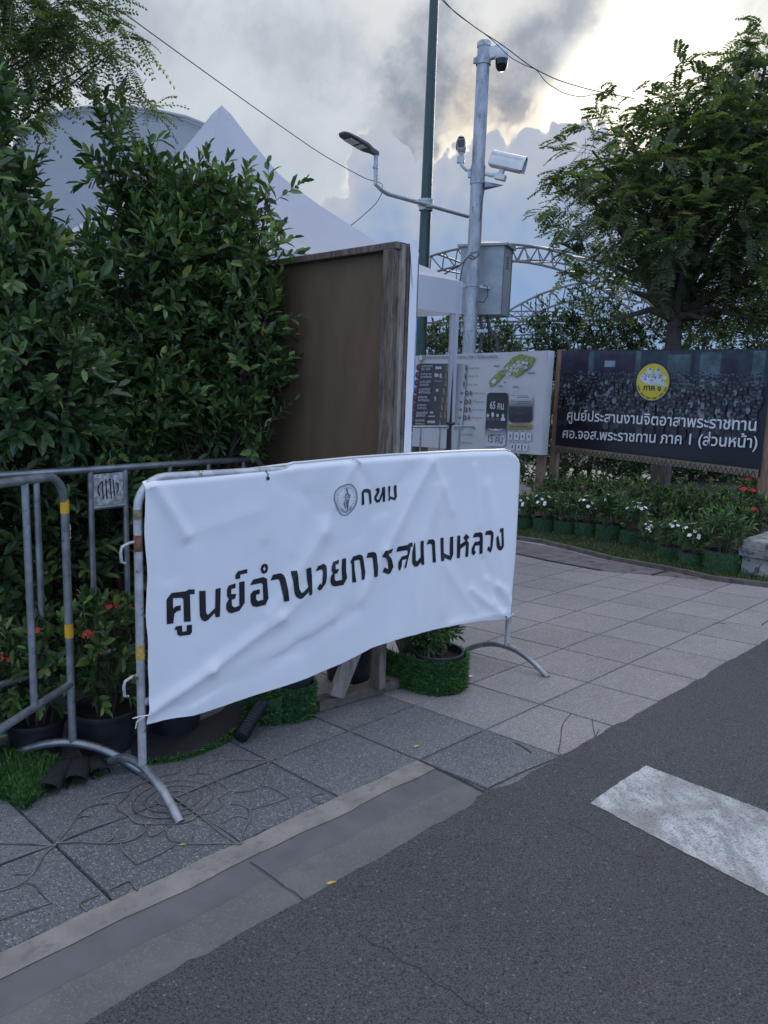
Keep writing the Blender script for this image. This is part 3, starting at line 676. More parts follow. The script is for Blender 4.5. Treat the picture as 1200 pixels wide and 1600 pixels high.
for p, q, w, a in (((236, 1112), (330, 1045), .022, .015), ((330, 1045), (440, 965), .026, .014), ((440, 965), (520, 890), .03, .009), ((260, 1118), (470, 1010), .030, -.012), ((470, 1010), (560, 950), .035, -.008),
                   ((300, 1105), (520, 965), .035, .010), ((545, 735), (505, 830), .030, .010), ((505, 830), (420, 960), .040, .012), ((560, 735), (600, 800), .022, -.006), ((672, 720), (600, 860), .026, .011), ((600, 860), (560, 940), .03, .009), ((640, 735), (585, 800), .03, -.006),
                   ((675, 722), (705, 800), .02, .006), ((680, 760), (688, 960), .018, .006), ((640, 860), (648, 990), .02, .005), ((600, 900), (606, 1000), .02, .006), ((740, 730), (745, 820), .02, .005),
                   ((240, 760), (290, 838), .020, .013), ((236, 770), (262, 900), .022, -.009), ((300, 860), (322, 1045), .03, .005), ((415, 742), (410, 840), .02, .005), ((420, 740), (560, 830), .04, -.006), ((280, 840), (400, 800), .03, .004),
                   ((790, 965), (735, 920), .018, .012), ((790, 960), (755, 875), .022, -.010), ((797, 940), (775, 915), .012, .012), ((770, 940), (785, 958), .008, .010), ((795, 955), (700, 975), .010, .009), ((760, 905), (792, 925), .012, .008), ((690, 880), (740, 955), .026, .007),
                   ((690, 760), (660, 840), .03, .006), ((470, 760), (455, 860), .035, .005), ((760, 760), (785, 900), .03, .006)):
    CRE.append((Vector(b_uv(*p)), Vector(b_uv(*q)), w, a))
def disp(u, v):
    P = Vector((u, v)); d = 0.0
    for p, q, w, a in CRE:
        t = q-p; L2_ = t.length_squared; k = (P-p).dot(t)/L2_; kk = min(max(k, 0), 1); c = p+t*kk
        w = max(w, .020)*1.2; e = (P-c).length/w
        if e > 3.2: continue
        side = 1.0 if (t.x*(P.y-p.y)-t.y*(P.x-p.x)) > 0 else -1.0
        fade = 1.0 if 0 <= k <= 1 else math.exp(-(((k-kk)*t.length)/w)**2*.5)
        d += a*(.62*math.exp(-e*e*.9)+.28*math.exp(-2.2*e))*fade*(1+.25*side*min(e, 1))
    t_ = (vtop(u)-v)/.9
    free = min(1.0, max(0, t_)*4+.15)
    d += free*(.008*mnoise.noise((u*3.1, v*2.2, 4))+.004*mnoise.noise((u*6, v*3, 9))+.0007*mnoise.noise((u*19, v*17, 2)))
    return max(d, -.004+.15*(d+.004))
def SB(u, v, off=0.0):
    du = disp(u, v) + .022 + off
    tp = vtop(u)
    if v > tp-.02: du -= (v-(tp-.02))**2*38
    if u > UR-.05: du -= (u-(UR-.05))**2*10
    p = A0 + BD*u + BN*du; p.z = A0.z+(B0.z-A0.z)*u/BLEN + v; return p
ban = thing('banner', A0, 'white vinyl banner with black Thai lettering tied over the front barrier', 'banner')
NU, NV = 190, 110; b = MB()
for i in range(NU+1):
    u = UL+(UR-UL)*i/NU; v0, v1 = vbot(u), vtop(u)+.006
    ue = u + .004*mnoise.noise((i*.2, 0, 0))
    for j in range(NV+1):
        v = v0+(v1-v0)*j/NV
        uu = u
        if i == 0: uu = u+.008*mnoise.noise((0, v*7, 0))-.012*max(0, 1-abs(v-vbot(u))/.06)
        b.v.append(tuple(SB(uu, v)))
w = NV+1
b.f = [(i*w+j, (i+1)*w+j, (i+1)*w+j+1, i*w+j+1) for i in range(NU) for j in range(NV)]
b.build('sheet', VINYL, ban, True)
# the strip folded back over the top rail
b = MB(); NB = 80
for i in range(NB+1):
    u = UL+.03+(UR-.09-UL)*i/NB
    for k, (dz, dn) in enumerate(((.006, .0), (.010, -.012), (.004, -.030), (-.05-.02*mnoise.noise((u*4, 0, 0)), -.034))):
        p = SB(u, vtop(u)) ; b.v.append(tuple(p+BN*dn+Vector((0, 0, dz))))
b.f = [(i*4+k, (i+1)*4+k, (i+1)*4+k+1, i*4+k+1) for i in range(NB) for k in range(3)]
b.build('folded_edge', VINYL, ban, True)
def letter(mbm, poly, ox, oy, s):
    pts = [b_uv(ox+x/s, oy+y/s) for x, y in poly]
    bm = bmesh.new(); vs = [bm.verts.new((u, v, 0)) for u, v in pts]
    for t in tessellate_polygon([[Vector((u, v, 0)) for u, v in pts]]):
        try: bm.faces.new([vs[i] for i in t])
        except ValueError: pass
    for _ in range(3):
        lg = [e for e in bm.edges if e.calc_length() > .016]
        if not lg: break
        bmesh.ops.subdivide_edges(bm, edges=lg, cuts=1)
    bmesh.ops.triangulate(bm, faces=bm.faces[:])
    bm.verts.index_update()
    mbm.add([SB(v.co.x, v.co.y, .0022) for v in bm.verts], [tuple(v.index for v in f.verts) for f in bm.faces]); bm.free()
LET = {(250, 870, 8.571): [
 [(78,568),(145,478),(330,455),(368,430),(445,427),(445,490),(385,497),(395,858),(306,863),(300,560),(280,542),(163,550),(163,688),(200,655),(263,643),(263,710),(215,722),(178,760),(165,885),(78,897)],
 [(180,972),(195,925),(280,912),(284,995),(340,985),(342,905),(410,900),(410,1000),(385,1035),(250,1053),(218,1035),(212,972)],
 [(503,447),(595,447),(597,730),(615,765),(632,763),(725,680),(733,425),(803,412),(790,795),(732,808),(718,745),(625,840),(580,855),(535,835),(510,780)],
 [(1000,350),(1000,412),(945,428),(942,495),(1012,490),(995,555),(948,572),(955,650),(985,672),(1052,650),(1048,335),(1120,320),(1125,612),(1055,718),(945,752),(905,740),(875,690),(878,620),(912,560),(885,520),(888,430),(910,380)],
 [(998,297),(1000,240),(1030,190),(1155,157),(1157,213),(1062,235),(1062,285)]],
(380, 860, 8.571): [
 [(80,462),(120,385),(255,350),(305,375),(325,635),(285,725),(175,755),(120,745),(92,690),(88,585),(125,535),(213,515),(213,577),(163,592),(165,650),(190,675),(260,655),(250,455),(230,432)],
 [(270,168),(305,185),(317,235),(300,290),(262,308),(232,295),(217,245),(232,190),(268,169),(267,208),(250,242),(266,272),(285,240),(269,207)],
 [(352,398),(382,320),(480,298),(520,320),(545,370),(590,663),(518,678),(470,400),(450,378)],
 [(612,270),(690,258),(725,500),(750,555),(775,553),(845,480),(812,235),(885,220),(900,340),(893,580),(850,598),(848,545),(765,630),(730,640),(680,610),(660,560)],
 [(952,275),(985,205),(1065,172),(1098,200),(1100,250),(1082,430),(1025,520),(995,527),(963,500),(998,430),(1022,455),(1047,270),(1030,248)]],
(490, 840, 8.571): [
 [(330,292),(322,345),(275,360),(270,420),(325,412),(300,470),(260,480),(268,555),(285,577),(370,560),(362,420),(372,285),(425,270),(422,440),(435,535),(385,630),(275,650),(230,635),(207,580),(210,515),(232,465),(215,435),(220,380),(245,320)],
 [(480,325),(515,250),(600,222),(640,235),(655,290),(675,455),(662,552),(627,565),(625,440),(605,300),(590,292),(530,308),(535,430),(556,590),(503,600),(497,350)],
 [(693,268),(715,200),(790,187),(822,205),(830,250),(838,515),(783,522),(778,280),(765,262)],
 [(885,250),(922,165),(1040,137),(1022,195),(960,212),(1030,280),(1060,385),(1015,480),(965,483),(908,455),(935,392),(985,420),(992,400),(975,310),(940,265)]],
(600, 810, 10.0): [
 [(175,520),(197,440),(355,408),(385,378),(430,372),(425,435),(395,445),(330,765),(300,780),(335,625),(270,650),(262,745),(235,818),(212,780),(212,680),(265,590),(345,565),(350,500),(335,492)],
 [(452,385),(470,370),(475,640),(490,670),(555,600),(552,350),(598,342),(610,715),(570,725),(555,680),(500,745),(450,748),(412,690),(415,520)],
 [(645,405),(675,328),(745,320),(775,345),(788,680),(742,688),(732,410),(715,390)],
 [(852,300),(907,292),(910,535),(1005,580),(1010,285),(1060,277),(1062,560),(1020,650),(915,610),(903,655),(858,662)]],
(690, 810, 10.909): [
 [(245,292),(297,285),(297,440),(385,378),(348,328),(400,257),(455,315),(412,370),(445,410),(435,645),(385,655),(395,445),(300,520),(293,670),(240,677)],
 [(510,322),(540,245),(640,228),(670,245),(680,300),(680,590),(625,608),(625,450),(550,462),(540,540),(565,570),(530,630),(490,590),(490,510),(545,395),(628,380),(628,325),(615,310)],
 [(715,282),(735,212),(815,195),(848,235),(853,300),(840,490),(815,578),(755,535),(775,465),(805,500),(812,285),(795,272)],
 [(950,225),(960,165),(1023,155),(1025,465),(985,530),(940,535),(905,490),(892,330),(915,275),(930,310),(955,465),(980,460),(982,230)]],
(515, 750, 10.909): [
 [(527,215),(570,155),(640,145),(690,165),(702,205),(702,400),(668,407),(652,230),(625,205),(570,212),(578,415),(535,427),(535,240)],
 [(770,180),(790,130),(835,140),(835,200),(795,300),(805,335),(835,335),(870,220),(880,120),(925,110),(942,365),(905,373),(893,250),(850,375),(800,387),(755,330),(760,280),(800,200),(785,180)],
 [(983,105),(1020,100),(1020,275),(1090,295),(1090,92),(1135,85),(1135,280),(1100,345),(1025,320),(1005,360),(983,335),(1000,310)]]}
for (ox, oy, s), polys in LET.items():
    for poly in polys:
        mbm = MB(); letter(mbm, poly, ox, oy, s); mbm.build('letter', INK, ban)
# the oval seal: double ring, standing figure, ring of marks
b = MB()
def bstroke(pts, wpx, ox=515, oy=750, s=10.909):
    pts = [Vector((x, y)) for x, y in pts]
    for i in range(len(pts)-1):
        p, q = pts[i], pts[i+1]; t = q-p
        if t.length < .01: continue
        nn = Vector((-t.y, t.x)).normalized()*wpx/2
        b.add([SB(*b_uv(ox+c.x/s, oy+c.y/s), .0022) for c in (p-nn, q-nn, q+nn, p+nn)], [(0, 1, 2, 3)])
def smooth(pts, n=6, closed=True):
    out = []; m = len(pts)
    for i in range(m):
        p0, p1, p2, p3 = [Vector(pts[(i+k) % m]) for k in (-1, 0, 1, 2)]
        for k in range(n):
            t = k/n; out.append(.5*((2*p1)+(p2-p0)*t+(2*p0-5*p1+4*p2-p3)*t*t+(3*p1-p0-3*p2+p3)*t**3))
    return out+[out[0]]
ring = [(300,65),(370,90),(430,160),(455,280),(440,400),(385,510),(300,590),(240,600),(180,570),(110,460),(65,350),(65,270),(100,170),(180,100)]
rs = smooth(ring); bstroke(rs, 13)
cx, cy = 262, 320
bstroke([((x-cx)*.90+cx, (y-cy)*.91+cy) for x, y in rs], 4)
for k in range(30):
    i = int(k/30*len(rs)) ; x, y = rs[i]
    if abs(x-280) < 40 and y < 200: continue
    bstroke([((x-cx)*.82+cx, (y-cy)*.84+cy), ((x-cx)*.70+cx, (y-cy)*.73+cy)], 7)
    bstroke([((x-cx)*.80+cx-4, (y-cy)*.80+cy+6), ((x-cx)*.74+cx+6, (y-cy)*.76+cy)], 5)
for s_, w_ in (([(250, 115), (272, 200), (288, 215)], 12), ([(285, 120), (270, 150), (290, 205)], 10), ([(240, 255), (285, 222), (340, 262)], 16), ([(250, 260), (258, 310), (245, 340)], 10), ([(320, 262), (322, 330), (310, 360)], 14), ([(270, 250), (300, 260), (300, 300), (270, 290)], 9), ([(245, 330), (250, 420), (262, 490)], 10), ([(275, 300), (278, 400), (270, 480)], 8), ([(310, 340), (308, 430), (290, 545)], 16), ([(300, 330), (290, 440), (300, 500)], 10), ([(225, 380), (240, 420), (255, 440)], 6), ([(330, 460), (360, 440)], 8), ([(320, 470), (345, 520)], 8), ([(190, 470), (235, 510), (250, 550)], 8), ([(180, 500), (225, 540)], 8), ([(375, 455), (345, 515)], 8), ([(240, 555), (300, 550)], 5), ([(215, 300), (235, 275)], 6), ([(345, 270), (330, 300)], 6), ([(262, 355), (292, 350)], 6), ([(262, 395), (292, 390)], 6)):
    bstroke(s_, w_)
b.build('seal', INKF, ban)
def tie(pts, r=.0022, mat=TIE): MB().tube([SB(u, v, o) for u, v, o in pts], r, 6).build('cable_tie', mat, ban, True)
u, v = b_uv(416, 738); tie([(u-.004, v+.012, -.015), (u, v+.008, .004), (u+.003, v-.005, .006), (u+.002, v-.016, .004)], .0018, BLACKP)
MB().tube([SB(u+.003, v-.022, .001), SB(u+.003, v-.022, .005)], .0065, 12).build('eyelet', BLACKP, ban)
u, v = b_uv(561, 724); tie([(u, v-.004, .004), (u-.004, v+.006, .008), (u-.022, v+.018, .012), (u-.038, v+.020, .016)], .0028)
u, v = b_uv(788, 963); MB().tube([SB(u, v, .001), SB(u, v, .005)], .006, 12).build('eyelet', BLACKP, ban)
tie([(u, v, .005), (u+.03, v+.002, .012), (u+.075, v+.002, .018)], .0026)
u, v = b_uv(228, 1115); tie([(u+.01, v, .004), (u-.03, v+.004, .012), (u-.055, v+.004, .012)], .0022); tie([(u-.01, v-.005, .004), (u-.04, v-.012, .01), (u-.045, v-.035, .01)], .0016)
# ------------------------------------------------------------------ back of the wooden sign on its timber frame
PW = G(590, 1088); PWg = Vector((PW.x, PW.y, gz(PW.x, PW.y)))
def fr(e1, e2, z):                          # e1 across the panel (towards the driveway), e2 along the panel (away to the left)
    p = PWg + EA*e1 + EB*e2; p.z = PWg.z + z; return p
def fbox(b, e1a, e1b, e2a, e2b, za, zb):
    c = fr((e1a+e1b)/2, (e2a+e2b)/2, (za+zb)/2); return b.box(c, EA*((e1b-e1a)/2), EB*((e2b-e2a)/2), Vector((0, 0, (zb-za)/2)))
sg = thing('wooden_sign', PWg, 'back of a tall wooden sign with brown plywood and grey timber posts', 'sign')
TOPZ = 2.03
fbox(MB(), -.022, .020, -.03, .035, .045, TOPZ-.03).build('post', WOOD, sg, bevel=.004)
fbox(MB(), .012, .036, -.052, -.018, .5, TOPZ-.01).build('post', WOOD2, sg, bevel=.003)
fbox(MB(), .0365, .050, -.060, -.012, .5, TOPZ-.004).build('post', WOODH, sg, bevel=.003)
fbox(MB(), -.016, .049, -.04, 1.30, TOPZ-.0295, TOPZ).build('top_rail', WOOD, sg, bevel=.003)
fbox(MB(), -.022, .020, 1.24, 1.30, .045, TOPZ-.031).build('post', WOOD, sg, bevel=.004)
fbox(MB(), .021, .034, .0355, 1.24, .52, TOPZ-.031).build('plywood_panel', PLY, sg)
fbox(MB(), -.02, .0205, .036, 1.239, .50, .5495).build('lower_rail', WOOD, sg, bevel=.003)
b = MB()                                    # vinyl wrapped round the near edge, slightly loose
for i in range(41):
    z = .52+(TOPZ+.012-.52)*i/40; w_ = .004*mnoise.noise((z*5, 0, 0))
    for e1, e2 in ((.050, -.0625+w_), (.062+w_, -.066+w_), (.092+w_*1.5, -.0655), (.0975, -.060), (.098, .10), (.098, .6), (.098, 1.3)):
        b.v.append(tuple(fr(e1, e2, z)))
b.f = [(i*7+k, i*7+k+1, (i+1)*7+k+1, (i+1)*7+k) for i in range(40) for k in range(6)]
b.build('vinyl_wrap', VINYL, sg, True)
b = MB()                                    # torn corner of the vinyl
tp = [fr(.034, -.064, TOPZ+.022), fr(.07, -.067, TOPZ+.006), fr(.092, -.069, TOPZ-.04), fr(.066, -.073, TOPZ-.19), fr(.054, -.071, TOPZ-.14), fr(.046, -.068, TOPZ-.07)]
b.poly3(tp); b.build('torn_flap', VINYL, sg)
for z0, z1, c in ((TOPZ-.30, TOPZ-.02, (.10, .09, .10)), (TOPZ-.62, TOPZ-.305, (.12, .30, .55)), (TOPZ-.80, TOPZ-.625, (.03, .04, .06)), (1.0, TOPZ-.805, (.10, .16, .20)), (.70, .995, (.4, .05, .05))):
    fbox(MB(), .094, .1000, -.0650, .02, z0, z1).build('printed_edge', simple('print %.2f' % z0, c, .5, 0, .3, 12), sg)
bl, br = G(499, 1113), G(650, 1068)
fd = (br-bl).normalized(); fd.z = 0; fd.normalize(); fn = Vector((-fd.y, fd.x, 0))
def beam(b, p, q, w, h, up=Vector((0, 0, 1))):
    t = q-p; L = t.length; t = t/L; s = t.cross(up).normalized(); u_ = s.cross(t).normalized()
    return b.box((p+q)/2, t*(L/2), s*(w/2), u_*(h/2))
gb = lambda p, z: Vector((p.x, p.y, gz(p.x, p.y)+z))
p0 = bl + fn*.035; p1 = p0 + fd*.70
beam(MB(), gb(p0, .026), gb(p1, .026), .075, .045).build('base_beam', WOODH, sg, bevel=.004)
q0 = p0+fd*.09; beam(MB(), gb(q0, .052)-fn*.03, gb(p0+fd*.37, .66)-fn*.045, .084, .026, fn).build('brace', WOOD2, sg, bevel=.004)
q1 = p0+fd*.62; beam(MB(), gb(q1, .052)+fn*.045, gb(p0+fd*.36, .62)+fn*.05, .078, .028, fn).build('brace', WOOD, sg, bevel=.004)
for z in (.25, .9): MB().tube([fr(-.0205, .0, z), fr(-.0235, .0, z)], .006, 8).build('nail', RUST, sg)

# ------------------------------------------------------------------ tents
C1 = at(723, 441, 7.0); SD = 3.0
def CC(s, t, z): p = C1 - EA*(s*SD) + EB*(t*SD); p.z = z; return p
ZE = C1.z
ten = thing('canopy_tent', (CC(.5, .5, 0).x, CC(.5, .5, 0).y, gz(0, 7)), 'white peaked canopy tent with a straight valance behind the wooden sign', 'tent')
Mx, My = CC(.5, .5, 0).x, CC(.5, .5, 0).y
lo, hi = 0, 9                               # height of the peak from its place in the view
for _ in range(50):
    m_ = (lo+hi)/2; c = Vector((Mx, My, m_))-CAMP
    y_ = 800 - F_PX*c.dot(UPV)/c.dot(FWD)
    if y_ > 165: lo = m_
    else: hi = m_
ZP = lo; print('peak', ZP, 'eave', ZE)
b = MB(); NR, NS = 26, 20
prof = lambda t: float(np.interp(t, (0, .03, .12, .24, .40, .643, .807, 1), (1, .965, .80, .60, .435, .225, .105, 0)))
cs = [(0, 0), (1, 0), (1, 1), (0, 1)]
for k in range(4):
    a_, c_ = cs[k], cs[(k+1) % 4]; o = len(b.v)
    for i in range(NR+1):
        t = i/NR
        for j in range(NS+1):
            w_ = j/NS; s = .5+((a_[0]+(c_[0]-a_[0])*w_)-.5)*t; r_ = .5+((a_[1]+(c_[1]-a_[1])*w_)-.5)*t
            z = ZE+(ZP-ZE)*prof(t) - .085*math.sin(math.pi*w_)*math.sin(math.pi*min(1, t*1.02))**.8 + .006*mnoise.noise((s*9, r_*9, k)) + .01*t*math.sin(t*40+k)*math.exp(-((w_-.5)/.5)**2*3)*0
            z -= .014*abs(math.sin(math.pi*w_*9))*math.exp(-t*5)*(1 if t > .02 else 0)
            b.v.append(tuple(CC(s, r_, z)))
    b.f += [(o+i*(NS+1)+j, o+i*(NS+1)+j+1, o+(i+1)*(NS+1)+j+1, o+(i+1)*(NS+1)+j) for i in range(NR) for j in range(NS)]
b.build('canopy', TENTW, ten, True)
b = MB()
for k in range(4):
    a_, c_ = cs[k], cs[(k+1) % 4]; o = len(b.v)
    for j in range(41):
        w_ = j/40; s = a_[0]+(c_[0]-a_[0])*w_; r_ = a_[1]+(c_[1]-a_[1])*w_
        nx = (.012*mnoise.noise((w_*6, k, 0)))
        for z in (.004, -.13, -.275): b.v.append(tuple(CC(s+(nx if k % 2 else 0)*(-z*5), r_+(0 if k % 2 else nx)*(-z*5), ZE+z)))
    b.f += [(o+j*3+i, o+j*3+3+i, o+j*3+4+i, o+j*3+1+i) for j in range(40) for i in range(2)]
b.build('valance', TENTW, ten)
for s, r_ in cs:
    p = CC(s-(.012 if s else -.012), r_-(.012 if r_ else -.012), 0); g_ = gz(p.x, p.y)
    MB().box((p.x, p.y, (g_+ZE-.02)/2), EA*.02, EB*.02, Vector((0, 0, (ZE-.02-g_)/2))).build('leg', BLACKP, ten)
b = MB(); p = C1; 
for i in range(31):                         # cloth gathered round the front leg, narrowing downwards
    z = ZE-.27-(1.58)*i/30; w_ = .092*(1-i/30)**.75+.020; dd = .012*math.sin(i*.5)
    q = CC(.012, .012, z)
    for k in range(10):
        a = 2*math.pi*k/10; rr = 1+.25*math.sin(3*a)
        b.v.append(tuple(q + EA*(math.cos(a)*w_*.5*rr-w_*.30+.03) + EB*(math.sin(a)*.026*rr)))
b.f = [(i*10+k, i*10+(k+1) % 10, (i+1)*10+(k+1) % 10, (i+1)*10+k) for i in range(30) for k in range(10)]
b.build('leg_wrap', TENTW, ten, True)
MB().lathe(CC(.012, .012, ZE-1.25), [(.036, 0), (.042, .012), (.036, .024)], 12).build('leg_strap', BLACKP, ten, True)
# the long pale marquee behind
mq_p = [(2, 420), (10, 300), (25, 225), (48, 193), (90, 179), (130, 171), (175, 169), (215, 172), (255, 178), (292, 186), (322, 198), (352, 222), (392, 275), (430, 420)]
mqf = [at(x, y, 13.0) for x, y in mq_p]
mqo = thing('marquee', (mqf[0].x+1.5, 15, gz(0, 9)), 'huge pale rounded marquee rising behind the hedge on the left', 'tent')
b = MB()
back = EB*6.0+EA*1.0
for k in range(13):
    for p in mqf: q = p+back*(k/12); b.v.append((q.x, q.y, q.z-.22*math.sin(math.pi*((k/12*3) % 1))))
w_ = len(mqf)
b.f = [(k*w_+i, (k+1)*w_+i, (k+1)*w_+i+1, k*w_+i+1) for k in range(12) for i in range(w_-1)]
b.build('roof', TENTF, mqo, True)
b = MB(); b.v = [tuple(p+EB*.05) for p in mqf] + [(mqf[0].x, 13.05, gz(0, 9)), (mqf[-1].x, 13.05, gz(0, 9))]
for i in range(w_-1):
    pass
cc_ = Vector((sum(p.x for p in mqf)/w_, 13.1, mqf[0].z)); b.v.append(tuple(cc_)); ci = len(b.v)-1
b.f = [(ci, i, i+1) for i in range(w_-1)] + [(ci, w_-1, w_+1), (ci, w_+1, w_), (ci, w_, 0)]
b.build('end_wall', TENTF, mqo)
b = MB(); b.tube([p+Vector((0, -.02, .02)) for p in mqf], .03, 8); b.build('edge_rope', TENTF, mqo, True)

# ------------------------------------------------------------------ poles
pb = at(657, 540, 11.2); gx = pb.x
lamp = thing('street_lamp', (gx, 11.2, gz(gx, 11.2)), 'tall dark green lamp post with a pale cross arm and flat lamp head', 'street lamp')
MB().tube([(gx, 11.2, gz(gx, 11.2)), (gx, 11.2, 1.0), (gx, 11.2, 3.2), (gx, 11.2, 7.2)], [.095, .091, .079, .056], 16).build('post', GREENP, lamp, True)
MB().lathe((gx, 11.2, gz(gx, 11.2)), [(.16, 0), (.16, .05), (.12, .09), (.11, .42), (.09, .5)], 16).build('post_base', GREENP, lamp, True)
pv = Vector((gx, 11.2, 0)) - EB*.112
arm = lambda px, py: on_plane(px, py, pv, EB)
ar, al, au, ah = arm(731, 338), arm(606, 303), arm(587, 288), arm(587.5, 237)
ARMM = simple('pale galvanised arm', (.42, .44, .46), .45, .5, .15, 10)
MB().tube([ar, al, al*.5+au*.5+Vector((0, 0, -.012)), au, au*.3+ah*.7, ah], .028, 12).build('cross_arm', ARMM, lamp, True)
MB().tube([ah-Vector((0, 0, .20)), ah-Vector((0, 0, .17))], .036, 12).build('collar', ARMM, lamp, True)
pc = arm(664, 317)
MB().lathe((gx, 11.2, pc.z-.065), [(.092, 0), (.098, .004), (.098, .15), (.092, .154)], 16).build('clamp', ARMM, lamp, True)
for z_ in (-.02, .02): MB().tube([(pc.x+.10, pc.y, pc.z+z_*2), (pc.x-.10, pc.y, pc.z+z_*2)], .008, 6).build('clamp_bolt', ARMM, lamp, True)
hd_ = (-EA*.94+Vector((0, 0, .16))).normalized(); hs = EB.copy(); hu = hs.cross(hd_).normalized(); hu = hu if hu.z > 0 else -hu
hc = ah + hd_*.02 + Vector((0, 0, -.01))
b = MB(); sect = [(-.05, .030, .035), (.06, .035, .040), (.13, .072, .042), (.21, .10, .035), (.40, .105, .028), (.525, .093, .020), (.57, .058, .012)]
for x_, w_, h_ in sect:
    for s_, t_ in ((-1, -.5), (-.8, .6), (0, 1), (.8, .6), (1, -.5), (.9, -1), (-.9, -1)): b.v.append(tuple(hc+hd_*x_+hs*(s_*w_)+hu*(t_*h_)))
b.f = [(i*7+k, i*7+(k+1) % 7, (i+1)*7+(k+1) % 7, (i+1)*7+k) for i in range(6) for k in range(7)]+[tuple(range(6, -1, -1)), tuple(42+k for k in range(7))]
b.build('lamp_head', simple('grey lamp casting', (.07, .075, .08), .5, .3, .2, 20), lamp, True)
for x0, x1 in ((.20, .29), (.33, .47)):
    c = hc+hd_*((x0+x1)/2)-hu*.0375; MB().box(c, hd_*((x1-x0)/2), hs*.07, hu*.004).build('lamp_lens', simple('led lens', (.5, .5, .48), .2), lamp)
# the steel camera pole
Y2 = 10.4; cb = at(733, 545, Y2); ct = at(757, 66, Y2); cx_ = (cb.x+ct.x)/2; zt = ct.z
cam_p = thing('camera_pole', (cx_, Y2, gz(cx_, Y2)), 'weathered steel pole carrying three security cameras and a grey cabinet', 'pole')
CPM = simple('stained steel pole', (.36, .38, .41), .5, .45, .2, 5, .1, 60, c2=(.17, .18, .20), thr=(.54, .7), stretch=(3, 3, .8))
MB().tube([(cx_, Y2, gz(cx_, Y2)), (cx_, Y2, 2.2), (cx_, Y2, zt)], [.094, .088, .082], 24).build('pole', CPM, cam_p, True)
MB().lathe((cx_, Y2, zt-.01), [(.089, -.05), (.089, 0), (.07, .022), (0.0, .03)], 24).build('pole_cap', GALV_OLD, cam_p, True)
zr = lambda py: at(740, py, Y2).z
for py, hh in ((95, .10), (274, .22), (447, .03), (516, .03)):
    z_ = zr(py); MB().lathe((cx_, Y2, z_-hh/2), [(.087, 0), (.095, .002), (.095, hh-.002), (.087, hh)], 24).build('strap', CPM, cam_p, True)
    MB().abox(cx_-.125, cx_-.09, Y2-.03, Y2+.02, z_-.03, z_+.03).build('strap_lug', GALV, cam_p)
cpx = lambda px, py, dy=0.0: at(px, py, Y2+dy)
# dome camera at the top
b = MB(); p0 = cpx(762, 84); p1 = cpx(785, 74, -.05)
b.box((p0+p1)/2+Vector((0, 0, -.02)), Vector((.115, -.02, .03)), Vector((0, .05, 0)), Vector((0, 0, .07)))
b.build('camera_bracket', WHITEP, cam_p, bevel=.01)
dc = cpx(784, 92, -.06)
dome = MB().lathe(dc, [(0, .17), (.04, .17), (.055, .13), (.075, .09), (.085, .06), (.086, .0), (.08, -.01)], 20).build('dome_camera', WHITEP, cam_p, True)
MB().lathe(dc, [(.078, -.002), (.078, -.05), (.07, -.10), (.045, -.135), (0, -.148)], 20).build('dome_glass', DARKGLASS, dome, True)
# box camera housings
def housing(c, ax, L, w, h, nm):
    ax = Vector(ax).normalized(); s = ax.cross(Vector((0, 0, 1))).normalized(); u_ = s.cross(ax)
    b = MB(); b.box(c, ax*(L/2), s*(w/2), u_*(h/2)); body = b.build(nm, WHITEP, cam_p, bevel=.012)
    b = MB(); sec = [(-.60, -.42), (-.56, .10), (-.34, .60), (0, .70), (.34, .60), (.56, .10), (.60, -.42)]
    for x_ in (-L*.50, L*.60):
        for q, z_ in sec: b.v.append(tuple(c+ax*x_+s*(q*w)+u_*(z_*h)))
        for q, z_ in sec: b.v.append(tuple(c+ax*x_+s*(q*w*.95)+u_*(z_*h*.95-.004)))
    nn = len(sec)
    b.f = [(i, i+1, 2*nn+i+1, 2*nn+i) for i in range(nn-1)]+[(nn+i+1, nn+i, 3*nn+i, 3*nn+i+1) for i in range(nn-1)]+[(k*2*nn+i+1, k*2*nn+i, k*2*nn+nn+i, k*2*nn+nn+i+1) for k in (0, 1) for i in range(nn-1)]
    b.build('sunshield', WHITEP, body, True)
    b = MB(); b.box(c+ax*(L/2+.004), ax*.004, s*(w*.36), u_*(h*.36)); b.build('lens_window', DARKGLASS, body, bevel=.01)
    b = MB(); b.tube([c-u_*(h/2)-ax*.02, c-u_*(h/2+.09)-ax*.02], .035, 12); b.box(c-u_*(h/2+.10)-ax*.02, ax*.07, s*.05, u_*.035); b.build('pan_bracket', WHITEP, body, bevel=.006)
    return body
c = cpx(721, 228, -.05); housing(c, (-.12, -1, -.12), .34, .105, .12, 'box_camera')
b = MB(); e = cpx(718, 248, -.06); f = cpx(722, 259, -.06); g = Vector((cx_-.085, Y2, zr(265))); b.tube([e, f, (f+g)/2+Vector((0, 0, -.03)), g], .022, 10); b.build('camera_arm', WHITEP, cam_p, True)
c = cpx(791, 254, -.12); housing(c, (.90, -.34, -.26), .41, .15, .165, 'box_camera')
b = MB(); e = cpx(780, 272, -.1); g = Vector((cx_+.085, Y2-.02, zr(271))); b.tube([e, (e+g)/2+Vector((0, 0, -.02)), g], .026, 10); b.build('camera_arm', WHITEP, cam_p, True)
b = MB(); z_ = zr(290); b.add([(cx_+.08, Y2-.10, z_+.03), (cx_+.08, Y2+.10, z_+.03), (cx_+.33, Y2, z_+.02), (cx_+.08, Y2-.10, z_-.035), (cx_+.08, Y2+.10, z_-.035), (cx_+.33, Y2, z_+.012)], [(0, 2, 1), (3, 4, 5), (0, 1, 4, 3), (1, 2, 5, 4), (2, 0, 3, 5)])
b.build('wedge_bracket', GALV, cam_p)
